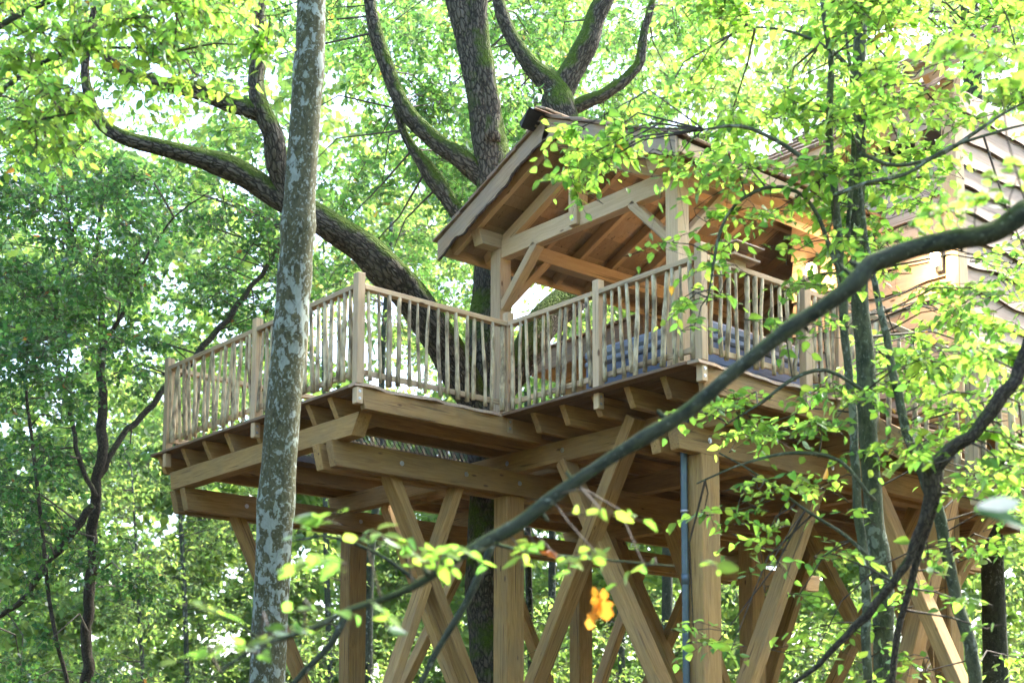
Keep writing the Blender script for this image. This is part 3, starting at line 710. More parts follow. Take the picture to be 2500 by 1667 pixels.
def lantern(p, label):
    t = tag(empty('wall_lantern', p), label, 'lamp', 'lit wall lanterns')
    x, y, z = p
    post('back_plate', x, y+.06, z-.12, z+.10, .09, .02, M['black'], t); beam('arm', (x, y+.05, z+.07), (x, y-.01, z+.11), .02, .02, M['black'], t)
    v, f = cbox(.075, .075, .13, .01)
    for q in v:
        k = 1.15 if q[2] > 0 else .8; q[0] *= k; q[1] *= k
    mesh('glass', v, f, M['bulb'], t, Matrix.Translation((x, y-.02, z)))
    v = [(x-.07, y-.09, z+.07), (x+.07, y-.09, z+.07), (x+.07, y+.05, z+.07), (x-.07, y+.05, z+.07), (x, y-.02, z+.13)]
    mesh('cap', v, [(3, 2, 1, 0), (0, 1, 4), (1, 2, 4), (2, 3, 4), (3, 0, 4)], M['black'], t)
    for a in (-1, 1):
        for b2 in (-1, 1): beam('cage_bar', (x+a*.034, y-.02+b2*.034, z-.07), (x+a*.048, y-.02+b2*.048, z+.07), .008, .008, M['black'], t, .001)
    ld = bpy.data.lights.new('lantern_light', 'POINT'); ld.energy = 8; ld.color = (1, .62, .28); ld.shadow_soft_size = .05
    lo = bpy.data.objects.new('lantern_light', ld); link(lo, t, Matrix.Translation((x, y-.14, z-.02)))
lantern((1.70, 4.88, 1.80), 'lit wall lantern glowing on the cabin wall under the porch roof')
lantern((3.28, 4.86, 1.50), 'lit wall lantern beside the cabin corner post above the steps')

def feeder():
    t = tag(empty('bird_feeder', (2.717, 2.45, 1.0)), 'small roofed wooden bird feeder standing on the railing beside the corner post', 'bird feeder')
    mx = Matrix.Translation((2.717, 2.42, 1.0))
    def bb(name, p0, p1, wd, ht, m): beam(name, Vector(p0)+mx.translation, Vector(p1)+mx.translation, wd, ht, m, t, .003)
    bb('block', (0, -.08, .025), (0, .08, .025), .07, .05, M['larch'])
    bb('tray', (0, -.19, .062), (0, .19, .062), .24, .024, M['live'])
    for x in (-.09, .09):
        for y in (-.13, .13): bb('upright', (x, y, .075), (x, y, .16), .02, .02, M['larch'])
    bb('roof_board', (-.075, -.2, .19), (-.075, .2, .19), .17, .016, M['redwood']); bb('roof_board', (.085, -.2, .172), (.085, .2, .172), .16, .016, M['live'])
    bb('roof_board', (0, -.2, .212), (0, .2, .212), .10, .016, M['live'])
feeder()
# ------------------------------------------------------------------ leaves and twigs
def tmpl_ovate(w=.285, fold=.07, droop=.16):
    xs = (0, .28, .58, .84, 1.0); hw = (0, w, w*.98, w*.5, 0)
    v = [(x, 0, -droop*x*x) for x in xs]
    for s in (1, -1):
        for i in (1, 2, 3): v.append((xs[i]-.02, s*hw[i], fold*hw[i]/w-droop*xs[i]**2))
    f = []
    for k, s in ((5, 1), (8, -1)):
        q = [(0, 1, k), (1, 2, k+1), (1, k+1, k), (2, 3, k+2), (2, k+2, k+1), (3, 4, k+2)]
        f += [t if s > 0 else t[::-1] for t in q]
    return np.array(v), np.array(f)
def tmpl_mid(w=.27, fold=.08, droop=.15):
    v = [(0, 0, 0), (.5, 0, -droop*.25), (1, 0, -droop), (.45, w, fold), (.45, -w, fold)]
    return np.array(v), np.array([(0, 1, 3), (1, 2, 3), (0, 4, 1), (1, 4, 2)])
def tmpl_far(w=.32, fold=.1):
    v = [(0, 0, 0), (.5, w, fold), (1, 0, -.05), (.5, -w, fold)]
    return np.array(v), np.array([(0, 2, 1), (0, 3, 2)])
def tmpl_maple():
    pts = [(0, 0), (.18, .30), (.42, .48), (.46, .24), (.72, .26), (1.0, 0), (.72, -.26), (.46, -.24), (.42, -.48), (.18, -.30)]
    v = [(.3, 0, .0)]+[(x, y, .10*abs(y)-.13*x*x) for x, y in pts]
    f = [(0, i+1, (i+1) % 10+1) for i in range(10)]
    return np.array(v), np.array(f)[:, ::-1]
def tmpl_oak():
    pts = [(0, 0), (.22, .15), (.30, .09), (.52, .26), (.60, .15), (.82, .22), (1.0, 0), (.82, -.22), (.60, -.15), (.52, -.26), (.30, -.09), (.22, -.15)]
    v = [(.5, 0, -.02)]+[(x, y, .12*abs(y)-.14*x*x) for x, y in pts]
    f = [(0, i+1, (i+1) % 12+1) for i in range(12)]
    return np.array(v), np.array(f)[:, ::-1]
TM = dict(ovate=tmpl_ovate(), mid=tmpl_mid(), far=tmpl_far(), maple=tmpl_maple(), oak=tmpl_oak())

RIB = {k: np.where(np.abs(v[0][:, 1]) < 1e-6, 1.18, .92) for k, v in TM.items()}
def norm(a): return a/np.maximum(np.linalg.norm(a, axis=-1, keepdims=True), 1e-9)

def leaf_object(name, Lv, tm, parent, kind=None, m='leaf'):
    P, D, N, S, C = Lv
    tv, tf = TM[tm]; n, k, q = len(P), len(tv), len(tf)
    D = norm(D); B = norm(np.cross(N, D)); N = np.cross(D, B)
    cu = nrg.uniform(-.4, 2.4, (n, 1, 1)); wd = nrg.uniform(.8, 1.15, (n, 1, 1))
    V = P[:, None]+S[:, None, None]*(tv[None, :, 0:1]*D[:, None]+wd*tv[None, :, 1:2]*B[:, None]+cu*tv[None, :, 2:3]*N[:, None])
    F = (tf[None]+(np.arange(n)*k)[:, None, None]).reshape(-1)
    me = bpy.data.meshes.new(name); me.vertices.add(n*k); me.vertices.foreach_set('co', V.astype(np.float32).ravel())
    me.loops.add(n*q*3); me.loops.foreach_set('vertex_index', F.astype(np.int32)); me.polygons.add(n*q)
    me.polygons.foreach_set('loop_start', np.arange(0, n*q*3, 3, dtype=np.int32)); me.polygons.foreach_set('loop_total', np.full(n*q, 3, np.int32))
    me.polygons.foreach_set('use_smooth', np.ones(n*q, bool))
    me.update(); me.materials.append(M[m])
    a = me.attributes.new('tint', 'FLOAT_COLOR', 'POINT'); c = np.ones((n, k, 4), np.float32); c[:, :, :3] = C[:, None, :]*RIB[tm][None, :, None]; a.data.foreach_set('color', c.ravel())
    o = link(bpy.data.objects.new(name, me), parent)
    if kind: o['kind'] = kind
    return o

def twig_object(name, A, Bq, Cq, r0, r1, parent):
    """thin curved twigs through A, B, C (n x 3 each)"""
    n = len(A)
    if n == 0: return
    T = norm(Cq-A); s = norm(np.cross(T, np.array([.2, .1, 1.]))); u = np.cross(s, T); V = []
    for P, r in ((A, r0), (Bq, (r0+r1)/2), (Cq, r1)):
        for a in (0, 2.09, 4.19): V.append(P+(math.cos(a)*s+math.sin(a)*u)*np.reshape(r, (-1, 1)))
    V = np.stack(V, 1).reshape(-1, 3); b = (np.arange(n)*9)[:, None, None]
    q = np.array([(i*3+k, i*3+(k+1) % 3, i*3+3+(k+1) % 3, i*3+3+k) for i in range(2) for k in range(3)])[None]
    F = (q+b).reshape(-1, 4)
    me = bpy.data.meshes.new(name); me.vertices.add(len(V)); me.vertices.foreach_set('co', V.astype(np.float32).ravel())
    me.loops.add(F.size); me.loops.foreach_set('vertex_index', F.astype(np.int32).ravel()); me.polygons.add(len(F))
    me.polygons.foreach_set('loop_start', np.arange(0, F.size, 4, dtype=np.int32)); me.polygons.foreach_set('loop_total', np.full(len(F), 4, np.int32)); me.update()
    me.materials.append(M['twig']); o = link(bpy.data.objects.new(name, me), parent); o['kind'] = 'stuff'; return o

class Crown:
    """leaves and twigs of one tree, gathered cluster by cluster"""
    def __init__(self, limbs, pal, size, tm, m=11, L=.45, tilt=.5, hang=.25, flat=.35, mat='leaf', spread=1.0, reach=2.2, thick=1.0):
        self.reach, self.thick = reach, thick
        self.limbs = np.array(limbs) if len(limbs) else None
        self.pal, self.size, self.tm, self.m, self.L, self.tilt, self.hang, self.flat, self.spread = pal, size, tm, m, L, tilt, hang, flat, spread
        self.lv = [[] for _ in range(5)]; self.tw = [[] for _ in range(5)]
    def cluster(self, c, rad, n, dirn=None, attach=True):
        g = nrg; c = np.asarray(c, float)
        d = norm(g.normal(size=(n, 3))); rr = g.uniform(0, 1, (n, 1))**(1/2.4)
        off = d*rr*np.asarray(rad); P = c+off
        D = np.array(off, float)*.6/np.max(rad)+g.normal(size=(n, 3))*np.array([.6, .6, .22])
        if dirn is not None: D = D*.5+np.asarray(dirn)*.9
        D[:, 2] *= self.flat*1.6; D = norm(D)
        Ln = self.L*g.uniform(.55, 1.25, (n, 1)); dr = self.hang*Ln
        A = P-D*Ln*.5; Bm = P+np.array([0, 0, 1.])*dr*.08; E = P+D*Ln*.5-np.array([0, 0, 1.])*dr
        self._tw(A, Bm, E, np.full(n, .0032), np.full(n, .0012))
        m = self.m; t = (np.arange(m)+.6)/m; t = t[None, :, None]
        # quadratic path A-B-E
        Q = (1-t)**2*A[:, None]+2*t*(1-t)*(2*Bm-.5*(A+E))[:, None]+t**2*E[:, None]
        tan = norm(2*(1-t)*((2*Bm-.5*(A+E))-A)[:, None]+2*t*(E-(2*Bm-.5*(A+E)))[:, None])
        upv = norm(np.array([0, 0, 1.])+g.normal(size=(n, 1, 3))*self.tilt*.6)
        side = norm(np.cross(tan, upv)); alt = np.where(np.arange(m) % 2 == 0, 1., -1.)[None, :, None]
        ld = norm(tan*.75+side*alt*self.spread+g.normal(size=(n, m, 3))*.28+np.array([0, 0, -1.])*self.hang*g.uniform(.2, 1.5, (n, m, 1)))
        ln = norm(upv+g.normal(size=(n, m, 3))*self.tilt)
        S = self.size*g.uniform(.6, 1.2, (n, m))*(1-.15*np.abs(t[..., 0]-.5))
        keep = g.uniform(size=(n, m)) > .08
        pal = np.array([p[:3] for p in self.pal]); wts = np.array([p[3] for p in self.pal]); wts = wts/wts.sum()
        base = pal[g.choice(len(pal), (n, m), p=wts)]*g.uniform(.75, 1.25, (n, m, 1))*(.85+.3*g.uniform(size=(n, 1, 1)))
        k = keep.reshape(-1)
        for i, a in enumerate((Q.reshape(-1, 3), ld.reshape(-1, 3), ln.reshape(-1, 3), S.reshape(-1), base.reshape(-1, 3))): self.lv[i].append(a[k])
        if attach and self.limbs is not None:
            # boughs: from the nearest limb point into the cluster, then to every third spray
            j = np.argmin(((self.limbs-c)**2).sum(1)); a = self.limbs[j]
            dist = np.linalg.norm(c-a)
            if dist < self.reach:
                mid = (a+c)/2+np.array([0, 0, .12*dist])+g.normal(size=3)*.06*dist
                self._tw(a[None], mid[None], c[None], np.array([.006+.006*min(dist, 2)]), np.array([.0045]))
            od = np.argsort((off**2).sum(1)); nodes = [c]; A2, M2, E2 = [], [], []
            for i in od:                              # every spray grows from the nearest twig already there
                nd = np.array(nodes); j = np.argmin(((nd-A[i])**2).sum(1)); st = nd[j]
                A2.append(st); E2.append(A[i]); M2.append((st+A[i])/2+g.normal(size=3)*.06*np.linalg.norm(A[i]-st)+np.array([0, 0, .04])*np.linalg.norm(A[i]-st)); nodes += [A[i], Bm[i]]
            nn = len(A2); self._tw(np.array(A2), np.array(M2), np.array(E2), np.full(nn, .0046), np.full(nn, .003))
    def _tw(self, *a):
        a = (*a[:3], a[3]*self.thick, a[4]*self.thick)
        for i, x in enumerate(a): self.tw[i].append(x)
    def done(self, parent, single=0, twname='twigs', lfname='crown'):
        lv = [np.concatenate(x) for x in self.lv]; tw = [np.concatenate(x) for x in self.tw]
        if single:                                   # the leaves that show largest become parts of their own
            d = lv[0]-CAM; t = d@FW; x = (d@RT)/t*FPX; yv = (d@UP)/t*FPX
            inside = (np.abs(x) < 1260) & (yv < SHIFT+840) & (yv > SHIFT-840)
            score = np.where(inside, lv[3]/t, -1); pick = np.argsort(-score)[:single]
            leaf_parts([a[pick] for a in lv], self.tm, parent)
            rest = np.ones(len(t), bool); rest[pick] = False; lv = [a[rest] for a in lv]
        leaf_object(lfname, lv, self.tm, parent, 'stuff'); twig_object(twname, *tw, parent)
        return len(lv[0])

_lm = {}
def leaf_parts(lv, tm, parent):
    P, D, N, S, C = lv; tv, tf = TM[tm]; D = norm(D); B = norm(np.cross(N, D)); N = np.cross(D, B)
    for i in range(len(P)):
        key = (tm, tuple(np.round(C[i]*18).astype(int)))
        if key not in _lm:
            me = bpy.data.meshes.new('leaf'); me.from_pydata([tuple(v) for v in tv], [], [tuple(int(q) for q in f) for f in tf]); me.materials.append(M['leaf'])
            a = me.attributes.new('tint', 'FLOAT_COLOR', 'POINT'); a.data.foreach_set('color', np.concatenate([np.array([*(C[i]*q), 1], np.float32) for q in RIB[tm]]))
            me.polygons.foreach_set('use_smooth', [True]*len(tf)); _lm[key] = me
        mx = Matrix(np.vstack([np.column_stack([D[i]*S[i], B[i]*S[i]*rnd.uniform(.8, 1.15), N[i]*S[i]*rnd.uniform(-.4, 2.4), P[i]]), [0, 0, 0, 1]]).tolist())
        link(bpy.data.objects.new('leaf', _lm[key]), parent, mx)

def limb_pts(pts, hw, t, dt=None):
    """photo positions + half widths in photo pixels + depth(s) -> points and radii in metres"""
    ts = t if isinstance(t, (list, tuple)) else [t]*len(pts)
    return [at(x, y, tt) for (x, y), tt in zip(pts, ts)], [h*K*tt/FPX for h, tt in zip(hw, ts)]
def dense(*paths):
    out = []
    for p in paths:
        p = np.array(p)
        for i in range(len(p)-1):
            for k in range(6): out.append(p[i]+(p[i+1]-p[i])*k/6)
    return out
def scatter(crown, box, t, n, rpx, sprays, holes=(), flat=.7, dirn=None):
    """n clusters inside a photo window at depths t = (near, far)"""
    x0, y0, x1, y1 = box; k = 0; tries = 0
    while k < n and tries < n*20:
        tries += 1
        x, y = nrg.uniform(x0, x1), nrg.uniform(y0, y1)
        if any(((x-hx)/ha)**2+((y-hy)/hb)**2 < 1 for hx, hy, ha, hb in holes): continue
        tt = nrg.uniform(*t); r = nrg.uniform(*rpx)*K*tt/FPX
        crown.cluster(at(x, y, tt), (r, r, r*flat), int(nrg.integers(*sprays)), dirn); k += 1

YG = [(.205, .325, .070, 5), (.155, .29, .064, 4), (.26, .34, .080, 2), (.10, .225, .062, 2), (.36, .19, .045, .05)]       # hornbeam
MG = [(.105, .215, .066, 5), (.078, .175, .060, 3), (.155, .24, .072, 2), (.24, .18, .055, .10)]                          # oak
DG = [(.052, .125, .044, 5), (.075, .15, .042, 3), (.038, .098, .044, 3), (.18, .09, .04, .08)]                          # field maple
BG = [(.205, .285, .09, 4), (.16, .25, .08, 4), (.26, .31, .10, 2), (.12, .20, .08, 2)]                                   # far wood

# ------------------------------------------------------------------ lichen covered trunk in front of the deck
def lichen_tree():
    p, r = limb_pts([(600, 1860), (612, 1568), (625, 1350), (634, 1150), (650, 950), (668, 750), (686, 500), (698, 300), (712, 100), (720, -150), (726, -500), (735, -900)],
                    [46, 41, 40, 40, 40, 39, 37, 35, 33, 31, 28, 24], 11.0)
    b = p[0]+np.array([0, 0, GZ-p[0][2]-.2]); t = tag(empty('tree', b), 'straight grey trunk blotched with pale lichen in front of the deck railing', 'tree')
    tube('trunk', [b]+p, [r[0]*1.25]+r, M['lichen'], t, 26, .06, .03, 2, .07, 7)
    c = Crown(dense(p[-3:]), YG, .075, 'mid', 10, .5)
    for k in range(10): c.cluster(p[-1]+np.array([nrg.uniform(-2, 2), nrg.uniform(-2, 2), nrg.uniform(-.3, 2.2)]), (.8, .8, .4), 14)
    c.done(t)
lichen_tree()

# ------------------------------------------------------------------ the big oak through the deck
def oak_tree():
    T = 17.0
    b = at(1128, 1600, T); b = np.array([b[0], b[1], GZ-.2]); t = tag(empty('oak_tree', b), 'massive mossy oak rising through the deck with spreading crooked limbs', 'tree')
    def lb(name, pts, hw, tt=T, seed=1, sides=18):
        p, r = limb_pts(pts, hw, tt); tube(name, p, [q*.93 for q in r], M['oak'], t, sides, .10, .07, seed, .28, 5); return p
    p, r = limb_pts([(1125, 1600), (1122, 1300), (1126, 1050), (1130, 850), (1130, 650), (1130, 480), (1128, 360), (1118, 270), (1098, 170), (1075, 80), (1050, -20), (1030, -150), (1010, -350)],
                    [50, 48, 48, 50, 48, 44, 42, 38, 34, 31, 29, 25, 20], T)
    tube('trunk', [b]+p, [r[0]*1.4]+r, M['oak'], t, 28, .10, .09, 5, .25, 4); L = [p]
    L.append(lb('limb', [(1128, 330), (1122, 240), (1110, 150), (1104, 60), (1106, -30), (1112, -200)], [26, 25, 23, 22, 21, 17], T-.12, 6))
    L.append(lb('limb', [(1118, 960), (1062, 860), (1010, 765), (945, 680), (870, 612), (800, 555), (735, 510), (655, 465), (565, 405), (470, 360), (385, 338), (300, 318), (240, 288), (212, 245), (195, 175), (198, 110), (215, 20), (240, -80)],
                 [46, 45, 43, 42, 40, 38, 36, 33, 29, 24, 21, 18, 16, 13, 10, 9, 7, 5], [17, 16.8, 16.5, 16.2, 15.9, 15.7, 15.5, 15.4, 15.3, 15.2, 15.1, 15, 15, 15, 15, 15, 15, 15], 7, 22))
    L.append(lb('limb', [(672, 472), (648, 405), (622, 310), (595, 255), (588, 180), (598, 80), (600, -20), (590, -150)], [25, 26, 25, 24, 19, 17, 14, 10], [15.4, 15.3, 15.1, 15, 15, 15, 15, 15], 8))
    L.append(lb('limb', [(600, 262), (545, 238), (480, 222), (420, 202), (350, 188), (285, 158), (232, 118), (196, 100), (170, 60)], [19, 19, 18, 16, 14, 12, 10, 7, 5], 15, 9))
    L.append(lb('limb', [(1135, 430), (1075, 378), (1010, 335), (955, 288), (915, 225), (887, 150), (866, 75), (850, 0), (842, -110)], [27, 25, 22, 20, 18, 17, 16, 14, 11], 17, 10))
    L.append(lb('limb', [(1120, 600), (1062, 505), (1030, 452), (1000, 412), (962, 362), (925, 300), (905, 240)], [24, 20, 19, 19, 13, 10, 7], 17.1, 11))
    L.append(lb('limb', [(1140, 900), (1190, 830), (1250, 745), (1310, 680), (1350, 600), (1350, 480), (1310, 350), (1278, 250), (1262, 200), (1228, 165), (1195, 115), (1165, 60), (1140, -20)], [42, 42, 42, 42, 38, 36, 36, 36, 34, 24, 19, 17, 14], [17, 17.2, 17.6, 18.0, 18.6, 19, 19, 19, 19, 19, 19, 19, 19], 12))
    L.append(lb('limb', [(1272, 240), (1300, 185), (1335, 115), (1365, 55), (1398, -10), (1430, -100)], [28, 27, 25, 23, 21, 17], 19.05, 13))
    L.append(lb('limb', [(1285, 262), (1340, 235), (1395, 212), (1440, 182), (1472, 140), (1480, 70), (1500, 0)], [17, 16, 15, 14, 12, 9, 7], 19.0, 14))
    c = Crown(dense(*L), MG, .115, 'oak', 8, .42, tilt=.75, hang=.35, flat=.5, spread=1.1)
    holes = [(300, 245, 90, 45), (470, 300, 90, 45), (510, 490, 45, 40), (760, 200, 60, 110), (1215, 170, 40, 60), (960, 150, 40, 60), (640, 190, 30, 90), (1010, 560, 40, 60)]
    scatter(c, (-60, -80, 760, 420), (15.4, 20), 46, (60, 120), (10, 22), holes)
    scatter(c, (730, -60, 1220, 420), (17.5, 23), 56, (50, 110), (14, 26), holes)
    scatter(c, (740, 380, 1080, 760), (18, 23), 22, (50, 100), (12, 22), holes)
    scatter(c, (1180, -60, 1560, 330), (19.2, 24), 34, (50, 110), (12, 24), holes)
    scatter(c, (1000, 0, 1160, 300), (19.5, 22), 8, (50, 90), (10, 18))
    print('oak leaves', c.done(t, 300))
oak_tree()

# ------------------------------------------------------------------ dense maple thicket beside the deck
def maple_tree():
    T = 18.0
    def lbs(pts, hw, tt, seed, t, m='dark'):
        p, r = limb_pts(pts, hw, tt); tube('limb', p, r, M[m], t, 12, .12, .08, seed, .8, 4); return p
    p, r = limb_pts([(190, 1640), (200, 1500), (206, 1350), (216, 1200), (226, 1100), (233, 1000), (236, 900), (235, 800), (232, 700), (222, 600), (232, 480), (250, 380)], [13, 12.5, 12, 11.5, 11, 10.5, 10, 9, 8, 6, 4, 2], T)
    b = np.array([p[0][0], p[0][1], GZ-.2]); t = tag(empty('maple_tree', b), 'dark leafy maple with crooked forked trunk beyond the free end of the deck', 'tree')
    tube('trunk', [b]+p, [r[0]*1.2]+r, M['dark'], t, 16, .10, .09, 21, .6, 5); L = [p]
    L.append(lbs([(228, 1095), (262, 1030), (310, 970), (370, 905), (470, 795), (555, 690), (620, 600), (665, 520), (700, 440)], [7.5, 7.5, 7, 7, 6.5, 6, 5, 4, 2], [18, 18.2, 18.4, 18.6, 19, 19.3, 19.6, 20, 20], 22, t))
    L.append(lbs([(220, 1140), (190, 1080), (172, 1000), (150, 900), (120, 780), (140, 640), (170, 520)], [6, 5.5, 5, 4.5, 4, 3, 2], 17.8, 23, t))
    L.append(lbs([(214, 1160), (165, 1220), (105, 1300), (40, 1385), (-40, 1440)], [8, 8, 7, 6.5, 6], 17.8, 24, t))
    L.append(lbs([(235, 800), (290, 700), (330, 600), (400, 500), (480, 440)], [5, 4, 3, 2, 1], 18, 25, t))
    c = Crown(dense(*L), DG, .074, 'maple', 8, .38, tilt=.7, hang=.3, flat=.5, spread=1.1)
    holes = [(400, 640, 60, 60), (350, 740, 45, 50), (560, 560, 45, 60), (330, 1100, 70, 120), (250, 330, 60, 40)]
    scatter(c, (-80, 330, 330, 820), (14.5, 19.5), 72, (50, 100), (14, 26), holes)
    scatter(c, (300, 420, 690, 800), (18.2, 22.5), 52, (50, 95), (12, 22), holes)
    scatter(c, (-80, 780, 210, 1250), (14.5, 19.5), 36, (45, 90), (10, 20), holes)
    scatter(c, (180, 780, 385, 1080), (18, 20), 10, (40, 70), (8, 14), holes)
    scatter(c, (-60, 1200, 330, 1640), (15, 20), 26, (45, 85), (8, 16))
    print('maple leaves', c.done(t, 300))
    # thin neighbouring stem
    p, r = limb_pts([(160, 1640), (132, 1480), (112, 1370), (95, 1200), (72, 1000), (60, 880), (70, 700)], [5, 5, 4.5, 4.5, 4, 3, 2], 16.5)
    b = np.array([p[0][0], p[0][1], GZ-.2]); t = tag(empty('sapling', b), 'thin dark sapling leaning beside the forked maple trunk', 'sapling')
    tube('trunk', [b]+p, [r[0]*1.2]+r, M['dark'], t, 10, .15, .05, 27)
    c = Crown(dense(p), DG, .075, 'maple', 7, .36, tilt=.7, hang=.3, flat=.5)
    scatter(c, (-20, 700, 160, 1200), (15.8, 17.2), 9, (40, 70), (6, 12)); c.done(t)
maple_tree()

# ------------------------------------------------------------------ hornbeam stems in front of the cabin
def hornbeam():
    T = 9.6
    p, r = limb_pts([(2030, 1640), (2026, 1400), (2014, 1200), (1998, 1050), (1988, 900), (1980, 750), (1975, 600), (1970, 450), (1968, 300), (1975, 100), (1985, -80), (1990, -300)], [25, 24, 23, 21, 20, 19, 18, 17, 16, 15, 13, 10], T)
    b = np.array([p[0][0], p[0][1], GZ-.2]); t = tag(empty('hornbeam_tree', b), 'slender many stemmed hornbeam with bright green leaves before the cabin', 'tree')
    tube('trunk', [b]+p, [r[0]*1.3]+r, M['stem'], t, 20, .08, .05, 31, .22, 6); L = [p]
    def lb(pts, hw, tt=T, seed=1, m='stem', sides=12):
        p, r = limb_pts(pts, hw, tt); tube('stem', p, [q*.9 for q in r], M[m], t, sides, .07, .05, seed, .3, 4); L.append(p)
    base = (2028, 1640)
    lb([base, (1995, 1568), (1990, 1400), (1984, 1300), (1970, 1150), (1960, 1000), (1955, 900), (1942, 780), (1932, 650), (1928, 560), (1920, 470), (1908, 380), (1905, 260), (1910, 160), (1890, 20), (1880, -100)], [12, 12, 12, 12, 11, 11, 11, 11, 11, 11, 11, 10, 9, 8, 6, 4], [9.6]+[9.3]*15, 32)
    lb([base, (2235, 1600), (2190, 1350), (2160, 1200), (2120, 1090), (2085, 1000), (2050, 850), (2025, 720), (1990, 560), (1975, 420)], [12, 17, 15, 14, 13, 12, 11, 9, 7, 5], [9.6]+[9.2]*9, 33)
    lb([(1945, 560), (1955, 420), (1962, 330), (1958, 200), (1940, 60)], [6, 6, 5, 4, 3], 9.5, 34)
    lb([(1935, 650), (1880, 500), (1830, 440), (1760, 430), (1690, 470), (1655, 530), (1640, 600), (1622, 700)], [5.5, 5, 4.5, 4.5, 4, 3.5, 3, 1.5], 9.2, 35)
    lb([(1912, 420), (1850, 370), (1780, 320), (1700, 290), (1600, 300)], [6, 6, 5, 4, 2], 9.0, 36)
    lb([(1915, 450), (1990, 420), (2080, 400), (2180, 340), (2300, 300), (2380, 280)], [5, 5, 4.5, 4, 3, 2.5], 8.8, 37)
    lb([(1975, 350), (2060, 380), (2170, 350), (2290, 270), (2380, 220)], [5, 4.5, 4, 3.5, 3], 9.0, 38)
    lb([(1985, 900), (1900, 850), (1820, 870), (1740, 930), (1660, 980)], [5, 4.5, 4, 3, 2], 9.0, 39)
    lb([(2010, 1150), (1930, 1060), (1830, 1040), (1720, 1060), (1600, 1110)], [5, 4.5, 4, 3, 2], 8.8, 40)
    lb([(2020, 1300), (1940, 1230), (1850, 1170), (1740, 1090), (1650, 1040)], [4.5, 4, 3.5, 2.5, 2], 8.9, 41)
    lb([(1972, 180), (1900, 110), (1800, 70), (1700, 60)], [4.5, 4, 3, 1.5], 9.6, 42)
    c = Crown(dense(*L), YG, .081, 'ovate', 9, .48, tilt=.48, hang=.25, flat=.28, thick=.8)
    # leafy layers, thin where the cabin shows through
    H = [(2275, 400, 150, 125), (1790, 350, 105, 55), (1750, 585, 100, 70), (1885, 630, 55, 45), (2150, 310, 50, 30), (1640, 220, 60, 60), (1560, 330, 70, 40)]
    scatter(c, (1560, -60, 2420, 420), (8.6, 11.5), 62, (60, 120), (7, 13), H, .3)
    scatter(c, (1980, 380, 2420, 920), (8.6, 10.8), 32, (50, 100), (5, 10), H, .3)
    scatter(c, (1290, 300, 1560, 440), (9.0, 10.2), 9, (35, 60), (5, 9), (), .5)
    scatter(c, (1480, 240, 1960, 560), (8.8, 10.4), 15, (45, 80), (3, 7), H+[(1560, 560, 80, 60)], .4)
    scatter(c, (1560, 880, 2420, 1130), (8.6, 10), 20, (50, 95), (4, 8), (), .22)
    scatter(c, (1950, 1050, 2420, 1600), (8.6, 10), 14, (35, 70), (2, 5), (), .3)
    scatter(c, (1590, 1120, 1980, 1520), (8.6, 10), 16, (30, 60), (2, 4), (), .5)
    scatter(c, (1640, 560, 1980, 900), (8.8, 10), 8, (30, 60), (2, 4), (), .4)
    scatter(c, (1450, 520, 1680, 860), (9, 10), 6, (25, 45), (2, 4), (), .5)
    print('hornbeam leaves', c.done(t, 300))
hornbeam()

